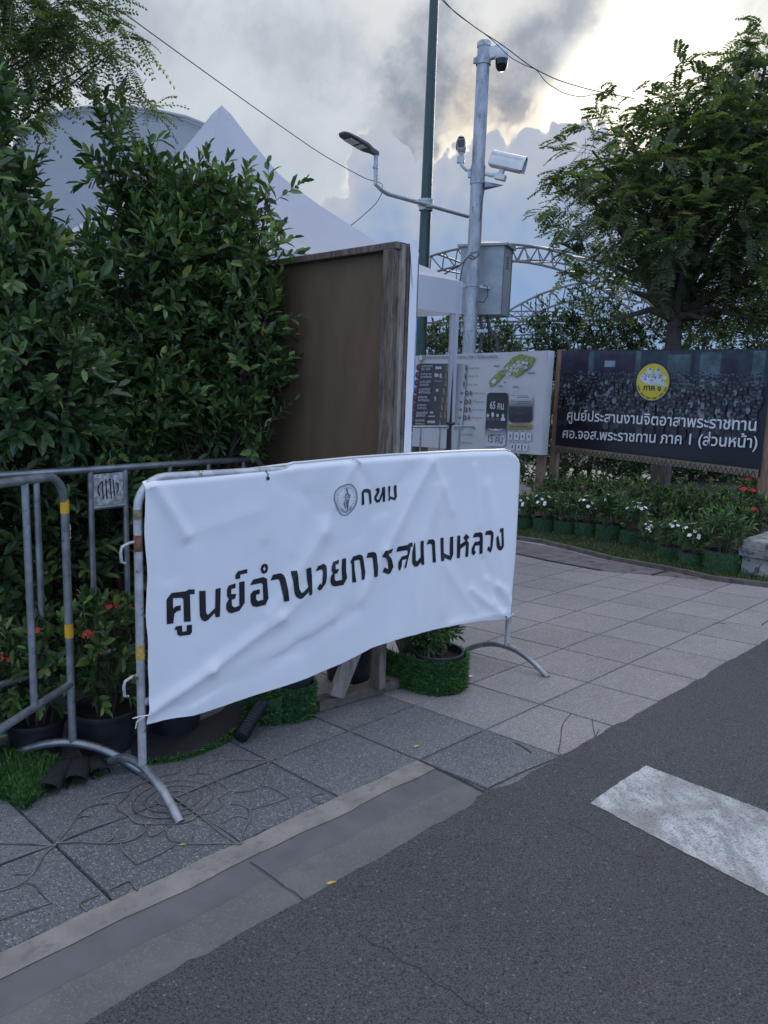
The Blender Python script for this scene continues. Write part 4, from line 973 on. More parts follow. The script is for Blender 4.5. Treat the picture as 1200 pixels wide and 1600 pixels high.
# cabinet strapped behind the pole
kc = at(756, 437, Y2+.34); ka = (EA*.55-EB*.83).normalized(); kb = Vector((-ka.y, ka.x, 0))
ka = Vector((.92, -.39, 0)).normalized(); kb = Vector((.39, .92, 0)).normalized()
cab = lambda: None
kz0, kz1 = at(756, 494, Y2+.34).z, at(756, 388, Y2+.34).z
kcen = Vector((kc.x+.02, kc.y, (kz0+kz1)/2)); hz = (kz1-kz0)/2
box_ = MB().box(kcen, ka*.30, kb*.20, Vector((0, 0, hz))).build('cabinet', CABW, cam_p, bevel=.008)
b = MB(); cv_ = kcen+Vector((0, 0, hz+.015))
b.v = [tuple(cv_+ka*x+kb*y+Vector((0, 0, z))) for x, y, z in ((-.34, -.24, -.02), (.34, -.24, -.02), (.34, .24, -.02), (-.34, .24, -.02), (-.34, -.24, .01), (.34, -.24, .01), (.34, .24, .03), (-.34, .24, .03), (0, -.02, .075))]
b.f = [(0, 3, 2, 1), (0, 1, 5, 4), (1, 2, 6, 5), (2, 3, 7, 6), (3, 0, 4, 7), (4, 5, 8), (5, 6, 8), (6, 7, 8), (7, 4, 8)]
b.build('cabinet_roof', CABW, box_)
b = MB()
for k in range(5): b.box(kcen+ka*.303+kb*(-.02)+Vector((0, 0, hz-.13-k*.035)), ka*.004, kb*.055, Vector((0, 0, .008)))
b.build('louvre', simple('dark louvre', (.12, .135, .15), .5), box_)
b = MB(); b.box(kcen+ka*.302+kb*.1995, ka*.005, kb*.004, Vector((0, 0, hz*.98))); b.box(kcen+ka*.299-kb*.201, ka*.006, kb*.004, Vector((0, 0, hz*.98))); b.build('door_seam', simple('cabinet seam', (.10, .115, .13), .5), box_)
for py in (447, 516):
    z_ = zr(py); MB().box(Vector((cx_+.14, Y2+.06, z_)), Vector((.10, .03, 0)), Vector((0, .02, 0)), Vector((0, 0, .018))).build('cabinet_clamp', GALV_OLD, cam_p)
for pts in ([(750, 494), (753, 520), (752, 540), (746, 560)], [(760, 494), (766, 515), (776, 532), (778, 560)]):
    MB().tube([at(x, y, Y2+.25) for x, y in pts], .022, 10).build('conduit', simple('grey conduit', (.07, .075, .085), .6), cam_p, True)
for pts in ([(742, 402), (734, 398), (732, 403), (740, 405), (750, 397), (746, 393), (735, 396)], [(755, 446), (762, 448), (762, 462), (756, 472), (748, 472)], [(735, 398), (722, 412), (700, 424)], [(757, 285), (756, 300), (752, 320), (750, 345)], [(727, 405), (722, 420), (719, 440), (718, 452)]):
    P_ = [at(x, y, Y2-.10) for x, y in pts]; MB().tube(smooth([tuple(p) for p in P_], 4, False)[:-4] if False else P_, .006, 6).build('loose_cable', BLACKP, cam_p, True)
# overhead cables
def cable(pts, label, r=.006, sag=0.0):
    P_ = [at(*p) for p in pts]; Q = []
    for i in range(len(P_)-1):
        for k in range(8):
            t = k/8; q = P_[i].lerp(P_[i+1], t); Q.append(q)
    Q.append(P_[-1])
    for _ in range(6): Q = [Q[0]]+[(Q[i-1]+Q[i]*2+Q[i+1])/4 for i in range(1, len(Q)-1)]+[Q[-1]]
    b = MB(); b.tube(Q, r, 6); return tag(b.build('overhead_cable', BLACKP, None, True), label, 'cable', 'overhead cables')
cable([(120, -35, 6.0), (168, 2, 6.4), (300, 98, 7.6), (400, 170, 8.6), (500, 240, 9.6), (570, 279, 10.3), (588, 284, 10.5)], 'long straight cable running from the top left to the lamp arm', .005)
cable([(588, 283, 10.45), (598, 288, 10.5), (598, 300, 10.5), (588, 318, 10.4), (566, 338, 10.1), (545, 355, 9.8), (520, 372, 9.4)], 'short cable drooping from the lamp arm to the tent roof', .005)
cable([(680, -12, 10.1), (700, 10, 10.1), (745, 45, 10.1), (785, 70, 10.1), (830, 105, 10.1), (870, 125, 10.2), (920, 140, 10.3), (990, 154, 10.5)], 'upper cable crossing in front of the dome camera', .006)
cable([(684, -12, 10.15), (710, 20, 10.15), (765, 58, 10.15), (797, 90, 10.15), (822, 103, 10.15), (838, 108, 10.2), (852, 128, 10.2), (880, 146, 10.3), (908, 152, 10.3), (930, 147, 10.4), (960, 142, 10.5)], 'lower slack cable looping beside the dome camera', .005)

# ------------------------------------------------------------------ steel arches of the far roof
STEELF = simple('white truss steel', (.13, .135, .145), .5, .2, .1, 8)
tr = thing('truss_roof_frame', (5.5, 22, gz(5, 9)), 'bare steel arches of a distant vaulted roof frame', 'roof frame')
def truss(top, Y, dpx, nseg, r=.032, name='arch'):
    xs_ = [p[0] for p in top]; ys_ = [p[1] for p in top]; n_ = nseg
    X = np.linspace(xs_[0], xs_[-1], n_+1)
    c = np.polyfit(xs_, ys_, min(3, len(top)-1)); yy = np.polyval(c, X); sl_ = np.polyval(np.polyder(c), X)
    Yd = (lambda t: Y[0]+(Y[1]-Y[0])*t)
    T_ = [at(x, y, Yd(i/n_)) for i, (x, y) in enumerate(zip(X, yy))]
    B_ = [at(x-dpx*s/math.hypot(1, s)*-1*-1, y+dpx/math.hypot(1, s), Yd(i/n_)) for i, (x, y, s) in enumerate(zip(X, yy, sl_))]
    b = MB(); b.tube(T_, r, 6); b.tube(B_, r, 6)
    for i in range(n_):
        b.tube([B_[i], (T_[i]+T_[i+1])/2], r*.62, 5); b.tube([(T_[i]+T_[i+1])/2, B_[i+1]], r*.62, 5)
    b.build(name, STEELF, tr, True); return T_, B_
t1 = truss([(600, 432), (660, 402), (710, 388), (770, 383), (830, 388), (900, 404), (960, 432), (1020, 476), (1060, 520)], (23, 20), 26, 22)
t2 = truss([(640, 470), (700, 425), (760, 398), (820, 386), (880, 392), (940, 410), (1000, 440), (1060, 480)], (27, 27), 20, 20, .03)
t3 = truss([(780, 496), (830, 466), (890, 446), (950, 440), (1010, 450)], (22, 26), 24, 10, .032)
t4 = truss([(640, 512), (700, 498), (760, 490), (830, 486), (900, 490), (960, 500)], (38, 38), 8, 22, .032)
t5 = truss([(640, 530), (760, 512), (860, 506), (960, 512)], (38, 34), 16, 14, .032)
b = MB()
for k in (4, 8, 11, 14, 17): b.tube([t1[0][k], t2[0][min(k, 19)]], .035, 5); b.tube([t1[1][k], t2[1][min(k, 19)]], .03, 5)
for y0, y1 in ((524, 534), (540, 548), (505, 500)):
    b.tube([at(640, y0, 36), at(980, y1, 34)], .05, 5)
for x_ in range(660, 980, 22): b.tube([at(x_, 522, 36), at(x_+1, 550, 36)], .03, 5)
b.build('purlins', STEELF, tr, True)

# ------------------------------------------------------------------ boards
def board_frame(BL, BR, H_):
    BL, BR = Vector(BL), Vector(BR); er = (BR-BL); Wd = er.length; er = er/Wd; nf = Vector((er.y, -er.x, 0)).normalized()
    if nf.y > 0: nf = -nf
    return er, nf, Wd
# dark sign on the right
SL, SR = at(868, 705, 9.4), at(1197, 746, 7.5); SL2, SR2 = at(877, 547.5, 9.4), at(1199, 544.5, 7.5)
sL = Vector(((SL.x+SL2.x)/2, 9.4, 0)); sR = Vector(((SR.x+SR2.x)/2, 7.5, 0))
ex = (sR-sL); SW = ex.length; ex = ex/SW; nf = Vector((ex.y, -ex.x, 0)); nf = nf if nf.y < 0 else -nf
zb = lambda x: SL.z+(SR.z-SL.z)*x/SW; zt_ = lambda x: SL2.z+(SR2.z-SL2.z)*x/SW
SH = 1.22
def PS(x, y, o=0.0):                         # sign metres -> world (y 0 at the sheet's lower edge)
    f = y/SH; p = sL+ex*x+nf*o; p.z = zb(x)*(1-f)+zt_(x)*f; return p
ds = thing('sign_board', (sL.x, sL.y, gz(sL.x, sL.y)), 'dark printed sign with white Thai lettering and a round yellow emblem', 'sign')
def plate(b, x0, x1, y0, y1, o, nx=1):
    for i in range(nx):
        a_, c_ = x0+(x1-x0)*i/nx, x0+(x1-x0)*(i+1)/nx; b.quad(PS(a_, y0, o), PS(c_, y0, o), PS(c_, y1, o), PS(a_, y1, o))
    return b
b = MB()
for i in range(61):
    for j in range(31):
        x, y = SW*i/60, SH*j/30; b.v.append(tuple(PS(x, y, .006*mnoise.noise((x*2.2, y*3, 0))*math.sin(math.pi*i/60)*math.sin(math.pi*j/30))))
b.f = [(i*31+j, (i+1)*31+j, (i+1)*31+j+1, i*31+j+1) for i in range(60) for j in range(30)]
SIGNN = simple('navy print', (.011, .014, .024), .38, 0, .2, 2)
b.build('printed_sheet', SIGNN, ds, True)
b = MB(); b.box(PS(SW/2, SH/2, -.03), ex*(SW/2), nf*.02, Vector((0, 0, SH/2-.01))); b.build('backing_frame', WOODB, ds)
for x_, lab in ((-.03, None), (SW+.02, None)):
    p = PS(x_, .6, -.045); g_ = gz(p.x, p.y)-.05; tz = PS(x_, SH, 0).z+.01
    MB().box((p.x, p.y, (g_+tz)/2), ex*.05, nf*.03, Vector((0, 0, (tz-g_)/2))).build('post', WOODB, ds, bevel=.004)
# printed scene: hall columns, then the crowd
for nm, c, items in (('printed_hall', (.020, .034, .052), [(.02, SW-.02, .86, SH-.01)]), ('printed_column', (.055, .090, .112), [(.40, .47, .80, SH-.012), (1.02, 1.08, .88, SH-.012), (1.40, 1.66, .80, 1.17), (1.76, 1.98, .82, 1.19), (2.30, 2.42, .74, 1.20)]),
                     ('printed_shade', (.020, .016, .040), [(.03, .38, .93, 1.20), (.55, 1.0, .92, 1.17), (1.66, 1.71, .74, 1.20), (2.0, 2.16, .86, 1.12)]), ('printed_window', (.15, .20, .24), [(.62, .76, 1.03, 1.10), (2.44, SW-.04, .92, 1.0), (2.44, SW-.04, 1.03, 1.13)])):
    if nm == 'printed_window': items = [(x0, min(x1, SW-.03), y0, y1) for x0, x1, y0, y1 in items]
    for x0, x1, y0, y1 in items:
        if x0 < SW-.05: plate(MB(), x0, min(x1, SW-.015), y0, y1, {'printed_hall': .009, 'printed_shade': .0112, 'printed_column': .0104, 'printed_window': .0124}[nm], 8).build(nm, simple(nm, c, .4, 0, .35, 7), ds)
def inkramp(name, cols, rough=.4):
    m, k, b_, o = newmat(name); a = k.new('ShaderNodeAttribute'); a.attribute_name = 'rnd'
    k.lk(k.ramp(a.outputs['Fac'], cols), b_.inputs['Base Color']); b_.inputs['Roughness'].default_value = rough; return m
CROWD = inkramp('crowd print', [(0, (.008, .010, .016)), (.35, (.014, .018, .028)), (.5, (.035, .045, .065)), (.62, (.075, .075, .085)), (.8, (.11, .115, .135)), (.92, (.16, .19, .23)), (1, (.20, .22, .25))])
V, Tt, A = [], [], []
def ell(cx0, cy0, rx, ry, o, val, nseg=9):
    k0 = len(V); V.append(tuple(PS(cx0, cy0, o))); A.append(val)
    for k in range(nseg):
        a = 2*math.pi*k/nseg; V.append(tuple(PS(cx0+rx*math.cos(a), cy0+ry*math.sin(a), o))); A.append(val)
    for k in range(nseg): Tt.append((k0, k0+1+k, k0+1+(k+1) % nseg))
rows = 13; lay = 0
for r_ in range(rows):
    yb = .965-.046*r_; sz = .017+.0016*r_
    for k in range(int(SW/(sz*2.3))):
        x = .05+k*sz*2.3+random.uniform(-.5, .5)*sz; y = yb+random.uniform(-.02, .02)+(0 if r_ else 0)
        if x > SW-.05 or random.random() < .12: continue
        lay += 1; o = .0135+.00003*lay/10
        dim = 1 if y > .52 else .55
        ell(x, y-sz*1.7, sz*1.15, sz*1.5, o, random.choice((.05, .1, .2, .3, .3, .45, .45, .55, .9*dim)), 7)
        ell(x, y, sz*.72, sz*.95, o+.0002, random.uniform(.5, .82)*dim+.0, 8)
        ell(x, y+sz*.55, sz*.74, sz*.52, o+.0004, random.uniform(0, .3), 7)
np_mesh('printed_crowd', V, tris=np.array(Tt), mat=CROWD, parent=ds, attr=A)
b = MB(); plate(b, .012, SW-.012, .0, .075, .0095, 12); b.build('border_band', simple('dull gold border', (.17, .135, .085), .6, 0, .2, 10), ds)
b = MB()
for k in range(int(SW/.055)):
    x = .03+k*.055
    if x > SW-.05: break
    for pts in ([(x, .004), (x+.012, .035), (x+.0275, .062), (x+.031, .058), (x+.02, .03), (x+.012, .004)], [(x+.055, .004), (x+.043, .035), (x+.0275, .062), (x+.024, .058), (x+.035, .03), (x+.043, .004)]):
        b.poly3([PS(px_, py_, .011) for px_, py_ in pts])
    for q in range(4): xx = x+.0137*q; b.add([PS(xx, .074, .011), PS(xx+.0137, .074, .011), PS(xx+.0068, .10, .011)], [(0, 1, 2)])
b.build('border_ornament', SIGNN, ds)
def inv_s(px, py):                           # picture -> sign metres
    p = on_plane(px, py, sL+nf*.015, nf); x = (p-sL).dot(ex); f = (p.z-zb(x))/(zt_(x)-zb(x)); return x, f*SH
TXW = simple('white print', (.62, .63, .66), .45, 0, .03, 5)
for s_, (xa, ya), (xb, yb_) in ((L1, (886, 656), (1181, 673)), (L2, (879, 684), (1183, 700))):
    a_ = inv_s(xa, ya); c_ = inv_s(xb, yb_); b = MB(); vs, fs = TXT[s_]
    x0, x1 = vs[:, 0].min(), vs[:, 0].max(); kk = (c_[0]-a_[0])/(x1-x0)
    P_ = [PS(a_[0]+(v[0]-x0)*kk, a_[1]+(c_[1]-a_[1])*(v[0]-x0)/(x1-x0)+v[1]*kk*1.02, .0175) for v in vs]
    for wf_ in words(s_):
        use = sorted({i for f in wf_ for i in f}); mp_w = {i: k for k, i in enumerate(use)}
        MB().add([P_[i] for i in use], [tuple(mp_w[i] for i in f) for f in wf_]).build('lettering', TXW, ds)
ecx, ecy = inv_s(1020, 597)
def ering(b, r0_, r1_, o, n_=48):
    for k in range(n_):
        a0_, a1_ = 2*math.pi*k/n_, 2*math.pi*(k+1)/n_
        b.quad(*[PS(ecx+r_*math.cos(a), ecy+r_*math.sin(a), o) for r_, a in ((r0_, a0_), (r1_, a0_), (r1_, a1_), (r0_, a1_))])
b = MB(); ering(b, .0, .212, .0185); em = b.build('emblem', simple('emblem blue', (.012, .020, .085), .4), ds)
b = MB(); ering(b, .0, .196, .0200); b.build('emblem_disc', simple('emblem yellow', (.50, .43, .03), .4, 0, .06, 6), em)
b = MB()
for x, y, r_ in ((-.135, .045, .024), (-.098, .078, .032), (-.045, .118, .036), (.008, .070, .030), (.052, .112, .037), (.098, .066, .028), (.138, .050, .022), (-.07, .045, .04), (.06, .04, .045), (-.01, .03, .045)):
    k0 = len(b.v); b.v.append(tuple(PS(ecx+x, ecy+y, .0212)))
    for k in range(14): a = 2*math.pi*k/14; b.v.append(tuple(PS(ecx+x+r_*math.cos(a), ecy+y+r_*.95*math.sin(a), .0212)))
    b.f += [(k0, k0+1+k, k0+1+(k+1) % 14) for k in range(14)]
b.poly3([PS(ecx+x, ecy+y, .0214) for x, y in ((-.15, .03), (-.12, -.005), (-.02, -.03), (.08, -.03), (.165, -.045), (.17, -.03), (.10, .04), (-.1, .05))])
b.build('emblem_motif', simple('emblem pale', (.48, .52, .60), .4), em)
b = MB()
for x, y, w_, h_ in ((-.040, .138, .040, .018), (.058, .134, .044, .018), (-.104, .09, .030, .014), (.100, .076, .030, .013), (.008, .082, .034, .012), (-.135, .05, .018, .010), (-.05, .062, .016, .030), (.03, .05, .020, .034), (.075, .045, .016, .026), (-.09, .03, .022, .02), (-.01, .022, .03, .016), (.11, .02, .026, .012)):
    b.poly3([PS(ecx+x+w_*.5*math.cos(a)*(.8+.3*math.sin(3*a+x*50)), ecy+y+h_*.6*math.sin(a), .0224) for a in np.linspace(0, 2*math.pi, 10)[:-1]])
b.build('emblem_detail', simple('emblem grey', (.14, .18, .16), .4), em)
b = MB(); vs, fs = TXT['ภาค ๑']; x0, x1 = vs[:, 0].min(), vs[:, 0].max(); kk = .215/(x1-x0)
b.add([PS(ecx-.107+(v[0]-x0)*kk, ecy-.088+v[1]*kk*.95, .0222) for v in vs], fs)
for k in range(34):
    a = R(196+k*4.4); c_ = Vector((math.cos(a), math.sin(a))); t_ = Vector((-c_.y, c_.x)); 
    if k % 6 == 5: continue
    rr = .176; P4 = [c_*(rr-.011)-t_*.0045, c_*(rr-.011)+t_*.0045, c_*(rr+.009)+t_*.0045*(k % 3), c_*(rr+.011*(k % 2))-t_*.004]
    b.add([PS(ecx+q.x, ecy+q.y, .0222) for q in P4], [(0, 1, 2, 3)])
b.build('emblem_lettering', simple('emblem ink', (.02, .03, .09), .4), em)
for x_ in (.4, 1.2, 1.9): MB().lathe(PS(x_, SH-.02, .012), [(.0, 0), (.010, 0), (.010, .004), (0, .005)], 8).build('grommet', BLACKP, ds)

# white information board
iR = at(850, 630, 8.75); iL = at(641.5, 630, 10.35)
iex = (iR-iL); iex.z = 0; IW = iex.length; iex = iex/IW; inf = Vector((iex.y, -iex.x, 0)); inf = inf if inf.y < 0 else -inf
iLt, iLb, iRt, iRb = at(643, 556, 10.35).z, at(640, 697, 10.35).z, at(851, 547.5, 8.75).z, at(848, 711, 8.75).z
IH = 1.2
def PI_(x, y, o=0.0):
    f = y/IH; g_ = x/IW; p = iL+iex*x+inf*o; p.z = (iLb*(1-g_)+iRb*g_)*(1-f)+(iLt*(1-g_)+iRt*g_)*f; return p
ib = thing('information_board', (iL.x, iL.y, gz(iL.x, iL.y)), 'white printed information board with a map and dark table of counts', 'board')
b = MB()
for i in range(61):
    for j in range(25):
        x, y = IW*i/60, IH*j/24; b.v.append(tuple(PI_(x, y, .012*mnoise.noise((x*2.0, y*2.6, 3))*min(1, 6*math.sin(math.pi*i/60))*math.sin(math.pi*j/24))))
b.f = [(i*25+j, (i+1)*25+j, (i+1)*25+j+1, i*25+j+1) for i in range(60) for j in range(24)]
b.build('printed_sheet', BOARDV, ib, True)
b = MB(); dpt = -inf*.13
for j in range(25):
    y = IH*j/24; wv = .010*mnoise.noise((y*4, 2, 0))
    for q in (0, .02, .075, .13): p = PI_(IW, y, 0)-inf*q+iex*(wv+(.008 if 0 < q < .13 else 0)); b.v.append(tuple(p))
b.f = [(j*4+k, j*4+k+1, j*4+5+k, j*4+4+k) for j in range(24) for k in range(3)]
b.build('wrapped_side', BOARDV, ib, True)
b = MB(); b.box(PI_(IW/2, IH/2, -.075), iex*(IW/2-.004), inf*.055, Vector((0, 0, IH/2-.035))); b.build('backing_frame', WOODB, ib)
b = MB(); tp_ = [PI_(0, IH, 0), PI_(IW, IH, 0)]; b.quad(tp_[0], tp_[1], tp_[1]-inf*.13, tp_[0]-inf*.13); b.build('wrapped_top', BOARDV, ib)
for x_ in (.12, IW-.10):
    p = PI_(x_, .3, -.16); g_ = gz(p.x, p.y)-.05; tz = PI_(x_, IH-.05, 0).z
    MB().box((p.x, p.y, (g_+tz)/2), iex*.05, inf*.03, Vector((0, 0, (tz-g_)/2))).build('post', WOODB, ib)
def inv_i(px, py):
    p = on_plane(px, py, iL+inf*.012, inf); x = (p-iL).dot(iex); g_ = x/IW; z0 = iLb*(1-g_)+iRb*g_; z1 = iLt*(1-g_)+iRt*g_; return x, (p.z-z0)/(z1-z0)*IH
def Z4(x, y): return inv_i(640+x/5.217, 540+y/5.217)          # places read off an enlarged view of the board
def ipoly(b, pts, o): b.poly3([PI_(*Z4(x, y), o) for x, y in pts]); return b
def rrect(x0, y0, x1, y1, r, slant=0.0):
    out = []
    for cx0, cy0, a0_ in ((x1-r, y0+r, -90), (x1-r, y1-r, 0), (x0+r, y1-r, 90), (x0+r, y0+r, 180)):
        for k in range(5): a = R(a0_+k*22.5); out.append((cx0+r*math.cos(a)-slant*(cy0+r*math.sin(a)-y0), cy0+r*math.sin(a)))
    return out
# the dark table fades into the pale sheet from left to right, as printed
m, k_, bs, o_ = newmat('table print'); a_ = k_.new('ShaderNodeAttribute'); a_.attribute_name = 'rnd'
k_.lk(k_.ramp(a_.outputs['Fac'], [(0, (.035, .034, .040)), (.35, (.055, .055, .060)), (.62, (.13, .13, .14)), (1, (.42, .43, .47))]), bs.inputs['Base Color']); bs.inputs['Roughness'].default_value = .45
V, Q, A = [], [], []
NXT = 24
for i in range(NXT+1):
    t = i/NXT
    for y in (145, 700):
        x = (88-(y-145)*.105) + (470-88+(y-145)*.03)*t
        yy = y if y == 145 else 635+t*50
        V.append(tuple(PI_(*Z4(x, yy+(4*t if y == 145 else 0)), .016))); A.append(min(1, max(0, (t-.30)/.70))**1.3)
Q = [(2*i, 2*i+1, 2*i+3, 2*i+2) for i in range(NXT)]
np_mesh('printed_table', V, quads=np.array(Q), mat=m, parent=ib, attr=A)
DK = simple('dark print', (.022, .021, .026), .45, 0, .1, 5); RED = simple('red print', (.25, .03, .04), .45); PALE = simple('pale print', (.50, .51, .56), .45, 0, .05, 5)
GRYP = simple('grey print', (.075, .08, .09), .45, 0, .1, 5); GRN = simple('map green print', (.19, .24, .06), .45, 0, .2, 25); OLV = simple('olive print', (.17, .15, .06), .45, 0, .2, 20)
bw = MB()
for r_ in range(8):
    bt, bd, br_ = MB(), MB(), MB()
    y = 178+r_*63; x = 86-r_*7.2
    ipoly(bd, rrect(x-30, y-29, x+120, y+29, 27), .0172)
    ipoly(br_, [(x-8+11*math.cos(a)*.9, y-6+15*math.sin(a)) for a in np.linspace(0, 2*math.pi, 12)[:-1]]+[], .019)
    ipoly(bd, [(x-8+4*math.cos(a), y-10+5*math.sin(a)) for a in np.linspace(0, 2*math.pi, 8)[:-1]], .0205)
    for q, s_ in enumerate(ROWS[r_]):
        p = Z4(x+14, y-2+q*25); p2 = Z4(x+14+(92 if len(s_) > 10 else 74), y-2+q*25+3); vs, fs = TXT[s_]
        if len(vs):
            x0, x1 = vs[:, 0].min(), vs[:, 0].max(); kk = (p2[0]-p[0])/(x1-x0)
            bt.add([PI_(p[0]+(v[0]-x0)*kk, p[1]+v[1]*min(kk, .05), .019) for v in vs], fs)
    rl_ = bd.build('row_label', DK, ib); bt.build('row_lettering', PALE, rl_); br_.build('map_pin', RED, rl_)
for x, y, w_, h_ in ((238, 180, 50, 26), (222, 240, 34, 30), (256, 243, 14, 44), (235, 290, 60, 4), (228, 362, 20, 30), (212, 430, 10, 46), (182, 545, 26, 16), (180, 575, 60, 10), (178, 620, 60, 26)):
    for k in range(max(2, w_//10)):
        x0 = x-w_/2+k*w_/max(2, w_//10)+random.uniform(0, 2); ipoly(bw, [(x0, y-h_/2*random.uniform(.4, 1)), (x0+w_/max(2, w_//10)*.8, y-h_/2*random.uniform(.4, 1)), (x0+w_/max(2, w_//10)*.8, y+h_/2), (x0, y+h_/2*random.uniform(.5, 1))], .0188)
bo = MB()
for x, y in ((308, 185), (300, 245), (296, 305), (282, 372), (314, 376), (274, 440), (306, 445), (266, 502), (300, 506), (258, 564), (292, 568), (250, 628)):
    ipoly(bo, [(x-4, y-26), (x+4, y-26), (x+11, y+22), (x+18, y+24), (x-18, y+24), (x-9, y+20)], .0186)
bw.build('pictograms', PALE, ib); bo.build('uniform_pictures', OLV, ib)
for r_, s_ in enumerate(COUNTS):
    bk = MB()
    y = (185, 250, 318, 388, 458, 522, 588, 656, 724, 790)[r_]; xx = (486, 480, 470, 526, 520, 516, 510, 428, 430, 424)[r_]
    p = Z4(xx, y+6); p2 = Z4(xx+84, y+9); vs, fs = TXT[s_]; x0, x1 = vs[:, 0].min(), vs[:, 0].max(); kk = (p2[0]-p[0])/(x1-x0)
    bk.add([PI_(p[0]+(v[0]-x0)*kk, p[1]+v[1]*kk, .018) for v in vs], fs)
    px_ = xx-24; hh = 28 if r_ in (0, 1, 2, 7, 8, 9) else 22
    ipoly(bk, [(px_-5+10*(k % 2)*.8, y-hh+k*2*hh/5) if False else (px_+q*(6-abs(k-2)*1.2), y-hh+k*hh*2/4) for q, k in ((-1, 0), (-1, 1), (-1.2, 2), (-1, 3), (-.7, 4), (.7, 4), (1, 3), (1.2, 2), (1, 1), (1, 0))], .018)
    if 3 <= r_ <= 6:
        ring_ = [(xx-56+15*math.cos(a), y+20*math.sin(a)) for a in np.linspace(0, 2*math.pi, 18)]; rin = [(xx-56+7*math.cos(a), y+10*math.sin(a)) for a in np.linspace(2*math.pi, 0, 18)]
        ipoly(bk, ring_+rin, .018)
        ipoly(bk, [(xx-118, y-10), (xx-100, y-4), (xx-82, y-10), (xx-92, y+4), (xx-98, y+16), (xx-106, y+4)], .018)
    bk.build('count_lettering', GRYP, ib)
b = MB(); p = Z4(122, 110); p2 = Z4(716, 104); vs, fs = TXT[HEAD]; x0, x1 = vs[:, 0].min(), vs[:, 0].max(); kk = (p2[0]-p[0])/(x1-x0)
b.add([PI_(p[0]+(v[0]-x0)*kk, p[1]+(p2[1]-p[1])*(v[0]-x0)/(x1-x0)+v[1]*kk*1.2, .018) for v in vs], fs); P_ = b.v
for wf_ in words(HEAD):
    use = sorted({i for f in wf_ for i in f}); mp_w = {i: k for k, i in enumerate(use)}
    MB().add([P_[i] for i in use], [tuple(mp_w[i] for i in f) for f in wf_]).build('heading', GRYP, ib)
b = MB(); ipoly(b, [(92+21*math.cos(a), 103+29*math.sin(a)) for a in np.linspace(0, 2*math.pi, 24)[:-1]], .017); rb_ = b.build('round_badge', GRN, ib)
b = MB(); ipoly(b, [(92+15*math.cos(a), 100+21*math.sin(a)) for a in np.linspace(0, 2*math.pi, 20)[:-1]], .0185); b.build('badge_centre', PALE, rb_)
# map
b = MB(); ipoly(b, [(905, 68), (1030, 100), (985, 180), (900, 240), (868, 258), (830, 230), (770, 170), (840, 100)], .0165); ipoly(b, [(655, 335), (650, 290), (735, 205), (780, 195), (795, 215), (745, 270), (690, 325)], .0165); mp_ = b.build('site_map', GRN, ib)
b = MB()
for k in range(46):
    t, s = random.random(), random.random(); x = 790+ (960-790)*t; y = 170-70*t+s*85
    a = -.6; w_, h_ = random.uniform(5, 15), random.uniform(3, 9)
    ipoly(b, [(x+math.cos(a)*w_*p-math.sin(a)*h_*q, y+math.sin(a)*w_*p+math.cos(a)*h_*q) for p, q in ((-1, -1), (1, -1), (1, 1), (-1, 1))], .0176+k*.00003)
ipoly(b, [(665, 300), (690, 268), (712, 285), (690, 312)], .0178)
b.build('map_blocks', PALE, mp_)
b = MB()
for k in range(16):
    x = random.uniform(770, 985); y = random.uniform(130, 240)-max(0, x-880)*.5; a = random.choice((-.6, .9)); w_, h_ = random.uniform(8, 22), 2
    ipoly(b, [(x+math.cos(a)*w_*p-math.sin(a)*h_*q, y+math.sin(a)*w_*p+math.cos(a)*h_*q) for p, q in ((-1, -1), (1, -1), (1, 1), (-1, 1))], .0195)
b.build('map_lines', GRYP, mp_)
for x, y, w_ in ((993, 224, 30), (868, 337, 24), (740, 330, 18), (712, 167, 24), (780, 300, 8)): ipoly(MB(), [(x-w_, y-4), (x+w_, y-4), (x+w_, y+4), (x-w_, y+4)], .018).build('map_note', GRYP, mp_)
# count cards
m, k_, bs, o_ = newmat('card print'); a_ = k_.new('ShaderNodeAttribute'); a_.attribute_name = 'rnd'
k_.lk(k_.ramp(a_.outputs['Fac'], [(0, (.016, .020, .027)), (.5, (.030, .036, .045)), (.62, (.17, .18, .20)), (1, (.46, .47, .51))]), bs.inputs['Base Color']); bs.inputs['Roughness'].default_value = .45
def card(x0, y0, x1, y1, r, f, slant, nm):
    pts = rrect(x0, y0, x1, y1, r, slant); V, A = [], []
    ys = sorted(set(round(p[1], 2) for p in pts)); L_ = []
    yy = list(np.unique(np.concatenate((ys, np.linspace(y0, y1, 14)))))
    for y in yy:
        dy = max(0, y0+r-y, y-(y1-r)); ins = r-math.sqrt(max(0, r*r-dy*dy)); sh = -slant*(y-y0)
        for x in (x0+ins+sh, x1-ins+sh): V.append(tuple(PI_(*Z4(x, y), .0165))); A.append(f((y-y0)/(y1-y0)))
    Q = [(2*i, 2*i+1, 2*i+3, 2*i+2) for i in range(len(yy)-1)]
    return np_mesh(nm, V, quads=np.array(Q), mat=m, parent=ib, attr=A)
c1_ = card(634, 384, 806, 822, 26, lambda t: 0 if t < .45 else min(1, (t-.45)/.42), .055, 'count_card')
c2_ = card(812, 400, 1006, 626, 34, lambda t: 1-min(1, max(0, t-.08)/.75)*.98, .02, 'note_card')
def itext(s_, x, y, x2, y2, mat, par, o=.019, nm='lettering', hk=1.0):
    b = MB(); p = Z4(x, y); p2 = Z4(x2, y2); vs, fs = TXT[s_]; x0, x1 = vs[:, 0].min(), vs[:, 0].max(); kk = (p2[0]-p[0])/(x1-x0)
    b.add([PI_(p[0]+(v[0]-x0)*kk, p[1]+(p2[1]-p[1])*(v[0]-x0)/(x1-x0)+v[1]*kk*hk, o) for v in vs], fs); b.build(nm, mat, par)
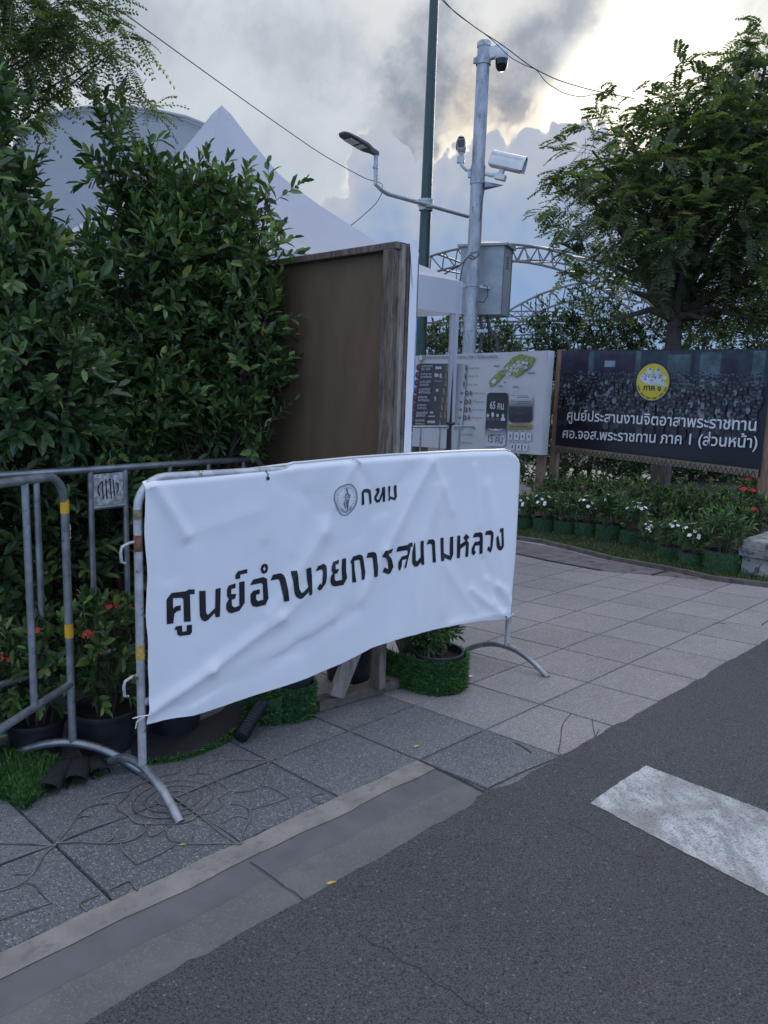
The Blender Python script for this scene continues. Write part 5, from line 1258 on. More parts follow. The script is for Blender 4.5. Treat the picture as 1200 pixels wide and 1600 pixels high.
itext('ผู้ปฏิบัติหน้าที่', 654, 446, 778, 448, GRYP, c1_); itext('65 คน', 657, 514, 770, 522, PALE, c1_, hk=1.45); itext('จิตอาสา 904', 652, 736, 746, 740, GRYP, c1_); itext('15 คน', 642, 788, 758, 798, DK, c1_, hk=1.35)
for x, c_ in ((641, 0), (681, 1), (720, 2), (764, 3)):
    b, b2 = MB(), MB()
    ipoly(b, [(x+11*math.cos(a), 566+17*math.sin(a)) for a in np.linspace(0, 2*math.pi, 14)[:-1]], .019)
    ipoly(b if c_ == 3 else b2, [(x-19, 612), (x-15, 590), (x-6, 582), (x+6, 582), (x+15, 590), (x+19, 612)], .0194)
    ipoly(b2 if c_ != 1 else b, [(x-11, 560), (x-11, 552), (x-6, 545), (x+6, 545), (x+11, 552), (x+11, 560)], .0202)
    b.build('figure', PALE, c1_); b2.build('figure_uniform', GRYP, c1_)
b = MB()
ipoly(b, [(636, 672), (680, 684), (704, 676), (730, 684), (772, 674), (740, 690), (704, 694), (668, 690)], .019)
b.build('wing_badge', PALE, c1_)
b = MB()
for x0, x1, y in ((832, 862, 408), (876, 968, 410), (876, 980, 422), (826, 864, 452), (876, 996, 456), (876, 990, 470), (866, 980, 500)): ipoly(b, [(x0, y-2.5), (x1, y-1.5), (x1, y+2.5), (x0, y+1.5)], .019)
for x, y in ((834, 538), (829, 590)): ipoly(b, [(x-5, y-6), (x+5, y-6), (x+5, y+6), (x-5, y+6)], .019)
for x0, x1, y in ((862, 938, 552), (858, 912, 600)): ipoly(b, [(x0, y-3), (x1, y-3), (x1, y+3), (x0, y+3)], .019)
b.build('note_lines', GRYP, c2_)
b = MB(); ipoly(b, rrect(798, 640, 1002, 682, 14, .05), .0165); b.build('yellow_strip', simple('mustard print', (.26, .21, .06), .45), ib)
ipoly(MB(), [(826, 652), (968, 656), (968, 664), (826, 660)], .018).build('strip_lettering', GRYP, ib)
for x, y, w_, h_ in [(822+k*51, 736+k*2.5, 19, 32) for k in range(4)]+[(840+k*52, 824+k*3, 20, 29) for k in range(3)]:
    cd_ = ipoly(MB(), [(x-w_, y-h_), (x+w_, y-h_+1), (x+w_-2, y+h_), (x-w_-2, y+h_-1)], .0165).build('badge_card', PALE, ib)
    ipoly(MB(), [(x-3, y-16), (x+3, y-16), (x+6, y+16), (x+2, y+8), (x-2, y+8), (x-8, y+16)], .018).build('card_figure', GRYP, cd_)
    ipoly(MB(), [(x-15, y-h_-11), (x+15, y-h_-10), (x+15, y-h_-7), (x-15, y-h_-8)], .018).build('card_caption', GRYP, cd_)
# ------------------------------------------------------------------ foliage builders
LT = np.array([(0, 0, 0), (.34, .46, .05), (.36, 0, -.02), (.34, -.46, .05), (.74, .40, .02), (.76, 0, -.05), (.74, -.40, .02), (1, 0, -.10)])
LTT = np.array([(0, 2, 1), (0, 3, 2), (4, 5, 7), (5, 6, 7)]); LTQ = np.array([(1, 2, 5, 4), (2, 3, 6, 5)])
def unit(v): return v/(np.linalg.norm(v, axis=-1, keepdims=True)+1e-9)
def leaf_arrays(P, D, N, L, Wd):
    """leaves at P pointing along D with face normal about N"""
    D = unit(D); S = unit(np.cross(N, D)); N2 = np.cross(D, S); n_ = len(P)
    L = np.broadcast_to(np.asarray(L, float), (n_,))[:, None, None]; Wd = np.broadcast_to(np.asarray(Wd, float), (n_,))[:, None, None]
    V = P[:, None, :] + LT[None, :, 0:1]*L*D[:, None, :] + LT[None, :, 1:2]*Wd*S[:, None, :] + LT[None, :, 2:3]*L*N2[:, None, :]
    o = np.arange(n_)[:, None, None]*8
    return V.reshape(-1, 3), (o+LTQ[None]).reshape(-1, 4), (o+LTT[None]).reshape(-1, 3), np.repeat(RNG.random(n_), 8)
def in_blobs(blobs, n_, rho=(.45, 1.0), up=.55, out=.8, jit=.35, wob=.25):
    """n points inside a set of ellipsoids (centre, radii), with an outward and upward direction"""
    B = [(np.array(tuple(c)), np.array(r if hasattr(r, '__len__') else (r, r, r), float)) for c, r in blobs]
    w = np.array([(r[0]*r[1]*r[2])**(2/3) for _, r in B]); idx = RNG.choice(len(B), n_, p=w/w.sum())
    C = np.array([b_[0] for b_ in B])[idx]; Rr = np.array([b_[1] for b_ in B])[idx]
    u = unit(RNG.normal(0, 1, (n_, 3))); q = RNG.uniform(rho[0]**3, rho[1]**3, n_)**(1/3)
    P = C+u*Rr*q[:, None]
    P = P + u*Rr*np.array([mnoise.noise(tuple(p*3.1)) for p in P])[:, None]*wob
    D = unit(u*out + np.array((0, 0, up)) + RNG.normal(0, jit, (n_, 3)))
    return P, D
def shoots(P, D, L, K, leafL, leafW, a0=75, a1=22, droop=.0, t0=.15):
    n_ = len(P); ref = np.where(np.abs(D[:, 2:3]) < .9, np.array([[0, 0, 1.0]]), np.array([[1.0, 0, 0]])); X = unit(np.cross(D, ref)); Y = np.cross(D, X)
    ln = L*RNG.uniform(.6, 1.3, n_); ph0 = RNG.uniform(0, 6.28, n_)
    VP, VD, VN, VL = [], [], [], []
    for k in range(K):
        t = t0+(1-t0)*k/(K-1); ph = ph0+k*2.4+RNG.normal(0, .25, n_); a = np.radians(a0+(a1-a0)*t+RNG.normal(0, 10, n_))
        rad = X*np.cos(ph)[:, None]+Y*np.sin(ph)[:, None]
        d = D*np.cos(a)[:, None]+rad*np.sin(a)[:, None]; d[:, 2] -= droop
        VP.append(P+D*(ln*t)[:, None]); VD.append(d); VN.append(D*.9+np.array((0, 0, .6))+RNG.normal(0, .3, (n_, 3))); VL.append(leafL*RNG.uniform(.55, 1.3, n_)*(1-.3*(t > .85)))
    VL = np.concatenate(VL)
    return leaf_arrays(np.concatenate(VP), np.concatenate(VD), np.concatenate(VN), VL, VL*leafW/leafL), ln
def twigs(P, D, ln, r, back=.08):
    n_ = len(P); ref = np.where(np.abs(D[:, 2:3]) < .9, np.array([[0, 0, 1.0]]), np.array([[1.0, 0, 0]])); X = unit(np.cross(D, ref)); Y = np.cross(D, X)
    A_ = P-D*back; B_ = P+D*ln[:, None]; V = []
    for k in range(3):
        a = 2.094*k; o_ = X*math.cos(a)+Y*math.sin(a); V.append(A_+o_*r); V.append(B_+o_*r*.35)
    V = np.stack(V, 1).reshape(-1, 3); o = np.arange(n_)[:, None, None]*6
    return V, (o+np.array([[(0, 2, 3, 1), (2, 4, 5, 3), (4, 0, 1, 5)]])).reshape(-1, 4)
def foliage(parent, blobs, n_, mat, leafL, leafW, K=10, shoot=.17, rho=(.4, 1.0), up=.55, twr=.0022, droop=0.0, wob=.25, clip=None, out=.8, name='foliage', tw=True, jit=.35):
    P, D = in_blobs(blobs, n_, rho, up, out, jit, wob)
    if clip is not None: k = clip(P); P, D = P[k], D[k]
    (V, q, t_, a_), ln = shoots(P, D, shoot, K, leafL, leafW, droop=droop)
    np_mesh(name, V, q, t_, mat, parent, a_)
    if tw:
        V, q = twigs(P, D, ln, twr); np_mesh('twigs', V, q, None, TWIG, parent)
def px_blobs(items):
    out = []
    for it in items:
        x, y, r_, Y = it[:4]; k = it[4] if len(it) > 4 else 1.0; c = at(x, y, Y); rr = r_*Y/F_PX; out.append((c, (rr, rr*k, rr*(it[5] if len(it) > 5 else 1.0))))
    return out
def limbs(parent, base, tips, r0_, mat, name='trunk', fork=.45, seed=0):
    rnd = random.Random(seed); b = MB(); base = Vector(base)
    top = Vector(base); top.z += fork
    b.tube([base, base.lerp(top, .5)+Vector((rnd.uniform(-.02, .02), rnd.uniform(-.02, .02), 0)), top], [r0_*1.15, r0_, r0_*.85], 10)
    for t in tips:
        t = Vector(t); m_ = top.lerp(t, .5)+Vector((rnd.uniform(-.1, .1)*(t-top).length, rnd.uniform(-.1, .1)*(t-top).length, .10*(t-top).length))
        b.tube([top-Vector((0, 0, .03)), top.lerp(m_, .55), m_, m_.lerp(t, .6), t], [r0_*.62, r0_*.5, r0_*.36, r0_*.24, r0_*.1], 7)
    return b.build(name, mat, parent, True)

# ------------------------------------------------------------------ the clipped ficus beside the tent
def ficus(label, items, n_, basepx, mat, leafL, seed, rho=(.35, 1.0), shoot=.165, K=11, clip=None):
    bl_ = px_blobs(items); bx = Vector(basepx); bx.z = gz(bx.x, bx.y)
    t = thing('ficus_shrub', bx, label, 'shrub', 'ficus shrubs behind the barriers')
    limbs(t, bx, [c for c, r in bl_], .032, BARK, 'trunk', .35, seed)
    foliage(t, bl_, n_, mat, leafL, leafL*.43, K, shoot, rho, clip=clip)
    return t
rear_d = lambda P: (P-np.array(tuple(r0))) @ np.array((-rd.y, rd.x, 0.0))
keep_rear = lambda P: ~((P[:, 2] < 1.15) & (rear_d(P) < .16) & (RNG.random(len(P)) < .93))
keep_pan = lambda P: keep_rear(P) & ~(((P-np.array(tuple(PWg))) @ np.array(tuple(EA)) > -.05) & ((P-np.array(tuple(PWg))) @ np.array(tuple(EB)) < .62))
ficus('tall glossy ficus shrub in the middle, touching the wooden sign', [(188, 222, 16, 3.75, 1.2), (168, 262, 14, 3.75), (235, 310, 34, 3.8), (300, 310, 22, 3.9), (322, 296, 12, 3.9), (368, 312, 18, 3.9), (418, 318, 8, 3.8), (300, 385, 82, 4.0), (385, 400, 36, 3.85), (240, 440, 80, 3.75), (330, 520, 90, 3.95), (385, 500, 34, 3.75), (392, 590, 36, 3.75), (395, 672, 34, 3.7), (300, 640, 95, 3.85), (205, 590, 75, 3.6), (200, 700, 75, 3.5), (340, 720, 66, 3.7)], 1900, (-.98, 3.98, 0), FICUS, .066, 1, clip=keep_pan)
ficus('dense dark ficus shrub at the left edge, taller than the barriers', [(-22, 190, 28, 3.1), (-20, 300, 34, 3.05), (-60, 350, 90, 3.2), (15, 420, 50, 3.0), (55, 500, 52, 2.95), (45, 600, 78, 2.95), (98, 570, 24, 2.9), (105, 650, 34, 2.95), (-70, 560, 110, 3.1), (30, 690, 80, 3.0), (-90, 720, 110, 3.0), (-120, 200, 80, 3.2)], 1500, (-1.75, 3.1, 0), FICUS2, .070, 2, clip=keep_rear)
ficus('low shaded ficus growth between the rear barrier and the potted ixora', [(40, 800, 80, 3.15), (150, 790, 70, 3.3), (110, 880, 75, 3.25), (190, 860, 60, 3.4), (230, 790, 60, 3.6), (20, 900, 70, 3.15), (300, 820, 70, 3.75), (260, 930, 70, 3.6), (60, 980, 60, 3.3), (160, 980, 60, 3.4)], 900, (-1.15, 3.4, 0), FICUS2, .074, 3, rho=(.1, 1), clip=keep_rear)
ficus('darker ficus shrub set back between the left and middle shrubs', [(150, 440, 50, 4.7), (110, 520, 90, 4.6), (190, 640, 110, 4.6), (60, 420, 40, 4.7), (250, 540, 100, 4.8), (300, 680, 120, 4.7), (120, 740, 110, 4.4), (20, 560, 110, 4.5), (200, 850, 120, 4.4), (370, 800, 110, 4.7), (60, 860, 120, 4.2), (0, 980, 90, 3.9), (180, 1000, 90, 4.0)], 1300, (-1.9, 4.6, 0), FICUS2, .08, 4, rho=(.1, 1))

# ------------------------------------------------------------------ feathery trees
def fronds(P, D, L, pairs, lw, ll, droop=.35, fold=.25):
    """pinnate leaves: every frond a bent row of paired leaflets"""
    n_ = len(P); D = D.copy(); D[:, 2] = D[:, 2]*.6; D = unit(D)
    S = unit(np.cross(D, np.array([[0, 0, 1.0]])+RNG.normal(0, .25, (n_, 3)))); N = np.cross(S, D)
    ln = L*RNG.uniform(.6, 1.25, n_); Vs, rn = [], RNG.random(n_); RA = []
    for k in range(pairs):
        t = (k+.8)/pairs; c = P + D*(ln*t)[:, None]; c[:, 2] -= droop*ln*t*t; dd = D.copy(); dd[:, 2] -= 2*droop*t; dd = unit(dd)
        sz = (1-.55*abs(t-.45))[None, None] if False else (1.0-.5*abs(t-.45)*1.2)
        for sg in (1, -1):
            ld_ = unit(S*sg*.93+dd*.42-N*fold*.6+RNG.normal(0, .12, (n_, 3))); w_ = unit(np.cross(N, ld_))
            a_ = c; l_ = ll*sz
            Vs.append(np.stack((a_, a_+ld_*l_*.45+w_*lw*.5, a_+ld_*l_, a_+ld_*l_*.45-w_*lw*.5), 1)); RA.append(rn*.8+.2*RNG.random(n_))
    V = np.concatenate(Vs).reshape(-1, 3); q = np.arange(len(V)).reshape(-1, 4); A = np.repeat(np.concatenate(RA), 4)
    # rachis
    e = P + D*ln[:, None]; e[:, 2] -= droop*ln; m_ = P + D*(ln*.5)[:, None]; m_[:, 2] -= droop*ln*.25; hw = S*.0022*(L/.2)
    V2 = np.stack((P-hw, P+hw, m_+hw, m_-hw, e+hw*.4, e-hw*.4), 1).reshape(-1, 3); o = np.arange(n_)[:, None, None]*6+len(V)
    q2 = (o+np.array([[(0, 1, 2, 3), (3, 2, 4, 5)]])).reshape(-1, 4)
    return np.concatenate((V, V2)), np.concatenate((q, q2)), np.concatenate((A, np.full(len(V2), .8)))
def feather_tree(label, items, base, r0_, n_, K, L, pairs, lw, ll, fork, seed, group, shoot=.3, rho=(.35, 1.0), extra=(), up=.25, twr=.004):
    bl_ = px_blobs(items); base = Vector(base); base.z = gz(base.x, base.y)
    t = thing('feathery_tree', base, label, 'tree', group)
    limbs(t, base, [c for c, r in bl_ if r[0] > (.15 if r0_ > .1 else .05)], r0_, BARK, 'trunk', fork, seed)
    P, D = in_blobs(bl_, n_, rho, up, .9, .4, .3)
    ln = shoot*RNG.uniform(.6, 1.3, n_); FP, FD = [], []
    X = unit(np.cross(D, np.array([[0.1, 0, 1.0]]))); Y = np.cross(D, X)
    for k in range(K):
        t_ = .25+.75*k/max(1, K-1); ph = RNG.uniform(0, 6.28, n_); a = np.radians(65-30*t_)
        FP.append(P+D*(ln*t_)[:, None]); FD.append(unit(D*math.cos(a)+(X*np.cos(ph)[:, None]+Y*np.sin(ph)[:, None])*math.sin(a)))
    V, q, A = fronds(np.concatenate(FP), np.concatenate(FD), L, pairs, lw, ll)
    np_mesh('crown', V, q, None, PINN, t, A)
    V, q = twigs(P, D, ln, twr, shoot*.8); np_mesh('twigs', V, q, None, TWIG, t)
    return t
GT = 'feathery leaved trees'
feather_tree('feathery tree with hanging sprays at the top left corner', [(10, 20, 62, 3.5), (85, 10, 58, 3.5), (150, 40, 38, 3.5), (185, 75, 22, 3.45), (60, 85, 38, 3.5), (20, 120, 36, 3.5), (205, 100, 12, 3.45), (215, 150, 10, 3.4), (150, 95, 18, 3.45), (120, 70, 26, 3.5), (225, 180, 7, 3.4), (-60, 60, 90, 3.6), (70, -50, 80, 3.6), (-30, 150, 50, 3.6)], (-3.3, 3.9, 0), .022, 230, 5, .135, 10, .0105, .026, 1.6, 5, GT, .12, (.1, 1.0), up=-.2, twr=.0016)
Yt = 10.9
feather_tree('broad feathery tree standing behind the dark printed sign', [(1010, 275, 66, Yt-.3), (1085, 190, 44, Yt), (1110, 250, 60, Yt-.2), (1150, 330, 80, Yt-.5), (945, 325, 58, Yt-.6), (900, 250, 14, Yt-.3, 1, .6), (930, 200, 10, Yt-.2), (820, 322, 3, Yt-.3), (835, 378, 4, Yt-.3), (905, 480, 16, Yt-.4, 1, .5), (960, 500, 20, Yt-.5, 1, .5), (1100, 500, 26, Yt-.5, 1, .5), (1190, 500, 26, Yt-.5, 1, .5), (1060, 370, 64, Yt-.8), (925, 235, 22, Yt-.3, 1, .6), (975, 205, 24, Yt-.2, 1, .6), (1080, 125, 18, Yt+.2), (1040, 175, 26, Yt), (1120, 130, 16, Yt+.2), (1185, 150, 26, Yt+.1), (1178, 112, 20, Yt), (1200, 85, 22, Yt), (1215, 150, 50, Yt), (1130, 150, 24, Yt), (1185, 430, 56, Yt-.6), (940, 405, 26, Yt-.5, 1, .5), (893, 285, 20, Yt-.3, 1, .6), (850, 322, 6, Yt-.3, 1, .5), (890, 335, 16, Yt-.4, 1, .6), (985, 455, 34, Yt-.5, 1, .6), (870, 380, 6, Yt-.3), (920, 450, 14, Yt-.3, 1, .6), (1250, 280, 90, Yt), (1270, 400, 90, Yt-.4), (1120, 470, 40, Yt+.3), (1005, 340, 70, Yt+.9), (1120, 300, 80, Yt+1.0), (900, 225, 6, Yt-.2)],
             (at(1033, 740, Yt).x, Yt, 0), .125, 1060, 5, .28, 9, .034, .082, 2.5, 6, GT, .34, (.5, 1.0), up=.12)
# bushes and hedge beyond the boards
def far_bush(label, items, n_, base, leafL=.065, mat=HEDGE, group='hedge bushes beyond the boards', rho=(.2, 1.0)):
    bl_ = px_blobs(items); bx = Vector(base); bx.z = gz(bx.x, bx.y); t = thing('hedge_bush', bx, label, 'bush', group)
    limbs(t, bx, [c for c, r in bl_], .04, BARK, 'trunk', .5, int(bx.x*100))
    foliage(t, bl_, int(n_*1.9), mat, leafL*1.25, leafL*.6, 8, .2, rho, up=.7, twr=.004, wob=.35)
Yh = 12.6
gx_ = lambda px: at(px, 700, Yh).x
far_bush('hedge bush whose top shows between the cabinet and the dark sign', [(855, 520, 34, Yh), (850, 580, 42, Yh), (850, 680, 45, Yh), (845, 735, 45, Yh), (890, 715, 40, Yh)], 330, (gx_(850), Yh, 0))
far_bush('hedge bush rising above the left half of the dark sign', [(920, 500, 44, Yh), (900, 560, 50, Yh), (930, 640, 48, Yh), (925, 725, 46, Yh), (970, 715, 40, Yh), (960, 540, 40, Yh)], 420, (gx_(925), Yh, 0))
far_bush('hedge bush behind the trunk of the broad tree', [(1015, 530, 40, Yh), (1000, 620, 50, Yh), (1000, 720, 48, Yh), (1040, 720, 40, Yh)], 330, (gx_(1000), Yh, 0))
far_bush('hedge bush seen under the right half of the dark sign', [(1090, 520, 44, Yh), (1080, 620, 50, Yh), (1085, 715, 46, Yh), (1115, 725, 40, Yh), (1080, 735, 36, Yh)], 300, (gx_(1085), Yh, 0))
far_bush('hedge bush by the right post of the dark sign', [(1165, 500, 50, Yh), (1160, 600, 50, Yh), (1155, 700, 40, Yh), (1150, 735, 36, Yh), (1230, 560, 60, Yh)], 300, (gx_(1160), Yh, 0))
far_bush('small bush peeping over the info board left of the steel pole', [(700, 528, 26, 13.4), (690, 560, 36, 13.4), (700, 640, 40, 13.4)], 230, (at(700, 640, 13.4).x, 13.4, 0))
far_bush('small bush peeping over the info board below the grey cabinet', [(765, 530, 30, 13.4), (775, 560, 34, 13.4), (770, 640, 44, 13.4)], 230, (at(770, 640, 13.4).x, 13.4, 0))

# ------------------------------------------------------------------ pots and potted plants
def pot_prof(r_, h): return [(0, .0), (r_*.78, 0), (r_*.80, .004), (r_*.97, h*.86), (r_*1.05, h*.87), (r_*1.07, h*.90), (r_*1.07, h*.985), (r_*1.04, h), (r_*.98, h*.99), (r_*.95, h*.86), (r_*.94, h*.80)]
def petals(centres, nrm, r_, npet, mat, parent, name='flowers', wide=.5):
    V, T_ = [], []
    for c, n0 in zip(centres, nrm):
        n0 = Vector(n0).normalized(); c = Vector(c); x = n0.orthogonal().normalized(); y = n0.cross(x); ph = random.uniform(0, 6)
        for k in range(npet):
            a = ph+2*math.pi*k/npet; d = x*math.cos(a)+y*math.sin(a); s = n0.cross(d); rr = r_*random.uniform(.8, 1.15); k0 = len(V)
            V += [tuple(c), tuple(c+d*rr*.6+s*rr*wide*.5+n0*rr*.15), tuple(c+d*rr+n0*rr*.05), tuple(c+d*rr*.6-s*rr*wide*.5+n0*rr*.15)]; T_.append((k0, k0+1, k0+2, k0+3))
    if V: np_mesh(name, V, quads=np.array(T_), mat=mat, parent=parent)
def clusters(cs, n_, R_, r_, mat, parent, name='flower_head'):
    for c in cs:
        C_, N_ = [], []
        for _ in range(n_):
            d = Vector((random.gauss(0, 1), random.gauss(0, 1), abs(random.gauss(.3, .8)))).normalized(); C_.append(Vector(c)+Vector((d.x*R_, d.y*R_, d.z*R_*.6))); N_.append(d+Vector((0, -.3, .3)))
        petals(C_, N_, r_, 4, mat, parent, name, .7)
def turf_ring(parent, r_, z0, z1, n_, name='turf_wrap'):
    b = MB(); b.lathe((0, 0, 0), [(r_*.96, z0), (r_*1.0, (z0+z1)/2), (r_*1.03, z1), (r_*1.0, z1+.002), (r_*.97, z1-.01)], 28, .012)
    w_ = b.build(name, simple('turf base green', (.022, .068, .026), .9, 0, .4, 40, .6, 120), parent, True, local=True)
    a = RNG.uniform(0, 6.283, n_); z = RNG.uniform(z0, z1, n_); nr_ = np.stack((np.cos(a), np.sin(a), np.zeros(n_)), 1)
    P = nr_*(r_*1.0); P[:, 2] = z; nn = nr_*.8+np.array((0, 0, .55))
    V, q, t_, a_ = blades(n_, P, nn, .024, .0036, .35); np_mesh('turf_blades', V, q, t_, TURF, w_, a_, local=True)
    return w_
def potted(label, r_, h, wrap, plant, group, cat='potted plant', name='potted_plant', nb=900, off=(0, 0)):
    """built round the origin, then moved"""
    t = thing(name, (0, 0, 0), label, cat, group)
    MB().lathe((0, 0, 0), pot_prof(r_, h), 32).build('pot', POTB, t, True)
    MB().disc((0, 0, h*.82), r_*.95, 20).build('soil', SOIL, t)
    if wrap: turf_ring(t, r_*1.10, .0, h*wrap, nb)
    kind, ph, sp, n_, ll, lw, mat, K, sh = plant[:9]
    bl_ = [(Vector((0, 0, h+ph*.55)), (sp, sp, ph*.5)), (Vector((sp*.3, 0, h+ph*.7)), (sp*.7, sp*.7, ph*.35)), (Vector((-sp*.3, sp*.2, h+ph*.45)), (sp*.75, sp*.75, ph*.4))]
    bl_ = [(c+Vector((off[0], off[1], 0)), r) for c, r in bl_]
    if n_:
        foliage(t, bl_, n_, mat, ll, lw, K, sh, (.15, 1.0), up=.7, wob=.3, droop=.12 if kind == 'jasmine' else 0)
        b = MB()
        for k in range(5):
            a = k*1.25+.3; b.tube([(r_*.25*math.cos(a), r_*.25*math.sin(a), h*.8), (sp*.35*math.cos(a), sp*.35*math.sin(a), h+ph*.3), (sp*.6*math.cos(a), sp*.6*math.sin(a), h+ph*.6)], [.006, .0045, .002], 6)
        b.build('stems', TWIG, t, True)
    return t, bl_
def surf_pts(bl_, n_, zmin=.2, face=None):
    out = []
    while len(out) < n_:
        c, r_ = random.choice(bl_); d = Vector((random.gauss(0, 1), random.gauss(0, 1), random.gauss(.5, .8))).normalized()
        if d.z < zmin: continue
        if face is not None and d.dot(face) < .05 and random.random() < .8: continue
        out.append((Vector((c[0]+d.x*r_[0]*1.05, c[1]+d.y*r_[1]*1.05, c[2]+d.z*r_[2]*1.15+.02)), d))
    return out
def place(t, P, rz=None, s=1.0):
    t.location = (P.x, P.y, gz(P.x, P.y)); t.rotation_euler.z = random.uniform(0, 6.28) if rz is None else rz; t.scale = (s, s, s)
# black pots of red ixora behind the left barrier
GI = 'black pots of red ixora'
IX = ('ixora', .34, .155, 78, .058, .024, IXORA, 9, .085)
for lab, px_, py_, r_, h, s, fl in (('black pot of red ixora at the foot of the left barrier, dimly lit', 58, 1180, .108, .16, 1.0, 3), ('black pot of red ixora between the left barrier and the banner post', 166, 1168, .122, .175, 1.0, 4), ('black pot with a red ixora flower cut off by the left edge', -42, 1205, .105, .14, .8, 5)):
    t, bl_ = potted(lab, r_, h, 0, (IX[0], IX[1]*(1.12 if px_ > 100 else 1.0), IX[2]*.95, IX[3], *IX[4:]), GI)
    pts = surf_pts(bl_, fl, .1, Vector((.3, -1, 0))); clusters([p for p, d in pts], 16, .022, .011, REDFL, t)
    if px_ < 0: clusters([(.09, -.09, .16), (.11, -.04, .15)], 16, .02, .011, REDFL, t)
    place(t, G(px_, py_), 0.0, s)
# bare black pot under the banner
GP = 'pots under the banner'
for lab, px_, py_, r_, h in (('plain black pot behind the left end of the banner', 272, 1140, .125, .20), ('plain black pot deep in shade behind the plank brace', 545, 1058, .135, .27)):
    t = thing('plant_pot', (0, 0, 0), lab, 'plant pot', GP); MB().lathe((0, 0, 0), pot_prof(r_, h), 32).build('pot', POTB, t, True); MB().disc((0, 0, h*.82), r_*.95, 20).build('soil', SOIL, t); place(t, G(px_, py_), 0)
t = thing('plant_pot', (0, 0, 0), 'black pot wrapped in green turf with only soil inside', 'plant pot', GP)
MB().lathe((0, 0, 0), pot_prof(.088, .20), 32).build('pot', POTB, t, True); MB().disc((0, 0, .165), .083, 20).build('soil', SOIL, t); turf_ring(t, .093, 0, .155, 3200)
fa = [R(a) for a in range(205, 262, 6)]; b = MB()
for i, a in enumerate(fa):
    for z in (.0, .06, .13): rr = .115+.03*(1-i/len(fa))*(1.2-z*5); b.v.append((math.cos(a)*rr-.012*(len(fa)-i)*.6, math.sin(a)*rr, z))
b.f = [(i*3+k, i*3+3+k, i*3+4+k, i*3+1+k) for i in range(len(fa)-1) for k in range(2)]
flp = b.build('turf_flap', simple('turf base green', (.022, .068, .026), .9, 0, .4, 40, .6, 120), t, local=True)
Pf = np.array(b.v); ii = RNG.integers(0, len(Pf)-3, 1200); P = Pf[ii]*(1-(w_ := RNG.random((1200, 1))))+Pf[np.minimum(ii+3, len(Pf)-1)]*w_ + RNG.normal(0, .006, (1200, 3))*np.array((1, 1, 2)); P[:, 2] = np.abs(P[:, 2])
V, q, t_, a_ = blades(1200, P, np.tile((-.5, -.7, .5), (1200, 1)), .024, .0036, .35); np_mesh('turf_blades', V, q, t_, TURF, flp, a_, local=True)
place(t, G(456, 1117), 0)
# big turf-wrapped pot with a narrow-leaved plant at the right end of the banner
t, bl_ = potted('turf-wrapped black pot with narrow green leaves beside the plank brace', .118, .185, 0, ('jasmine', .10, .105, 74, .058, .0135, JASM, 10, .07), GP, off=(-.05, .055))
cB = G(682, 1072); eL = G(592, 1066); v_ = Vector((eL.x-cB.x, eL.y-cB.y)); r_ = .132; dl = v_.length; base_a = math.atan2(v_.y, v_.x); ta = base_a+math.acos(r_/dl)   # tangent point of the straight flap on the near side
path = []
tp = Vector((math.cos(ta), math.sin(ta)))*r_
for k in range(10): q = v_.lerp(tp, k/10); path.append((q.x, q.y))
end_a = R(78)
aa = ta
while aa < end_a+2*math.pi*(1 if end_a < ta else 0): path.append((math.cos(aa)*r_, math.sin(aa)*r_)); aa += .12
b = MB()
for i, (x, y) in enumerate(path):
    top_ = .165+.006*math.sin(i*.9)
    for z in (0, .08, top_): b.v.append((x*(1+.02*(z > .1)), y*(1+.02*(z > .1)), z))
b.f = [(i*3+k, i*3+3+k, i*3+4+k, i*3+1+k) for i in range(len(path)-1) for k in range(2)]
wr = b.build('turf_wrap', simple('turf base green', (.022, .068, .026), .9, 0, .4, 40, .6, 120), t, True, local=True)
pa = np.array(path); seg_ = pa[1:]-pa[:-1]; sl_ = np.linalg.norm(seg_, axis=1); n_ = 6500; ii = RNG.choice(len(seg_), n_, p=sl_/sl_.sum()); w_ = RNG.random((n_, 1))
P2 = pa[ii]+seg_[ii]*w_; nn2 = np.stack((seg_[ii][:, 1], -seg_[ii][:, 0]), 1); nn2 /= np.linalg.norm(nn2, axis=1)[:, None]
P = np.concatenate((P2+nn2*.002, RNG.uniform(0, .168, (n_, 1))), 1); NN = np.concatenate((nn2*.8, np.full((n_, 1), .5)), 1)
V, q, t_, a_ = blades(n_, P, NN, .024, .0036, .35); np_mesh('turf_blades', V, q, t_, TURF, wr, a_, local=True)
place(t, cB, 0)

# loose turf, its black backing, the corrugated hose
fr_ = [(205, 1196), (240, 1192), (275, 1188), (310, 1178), (345, 1163), (372, 1146), (392, 1122), (404, 1098)]
bk_ = [(205, 1160), (240, 1150), (275, 1140), (310, 1128), (345, 1112), (372, 1096), (395, 1082), (412, 1075)]
zf = [0.006, .006, .006, .008, .012, .03, .07, .12]; zk = [.02, .015, .01, .01, .015, .05, .11, .15]
b = MB(); NN_ = 8
for i in range(len(fr_)):
    p, q = G(*fr_[i]), G(*bk_[i])
    for k in range(NN_+1): w_ = k/NN_; c = p.lerp(q, w_); c.z = gz(c.x, c.y)+zf[i]*(1-w_)+zk[i]*w_+.012*math.sin(w_*7+i)*w_; b.v.append(tuple(c))
b.f = [(i*9+k, i*9+9+k, i*9+10+k, i*9+1+k) for i in range(len(fr_)-1) for k in range(8)]
ts = thing('turf_sheet', G(310, 1160), 'loose artificial turf sheet lying black side up under the banner', 'artificial turf', 'loose artificial turf')
b.build('backing', TURFBACK, ts, True)
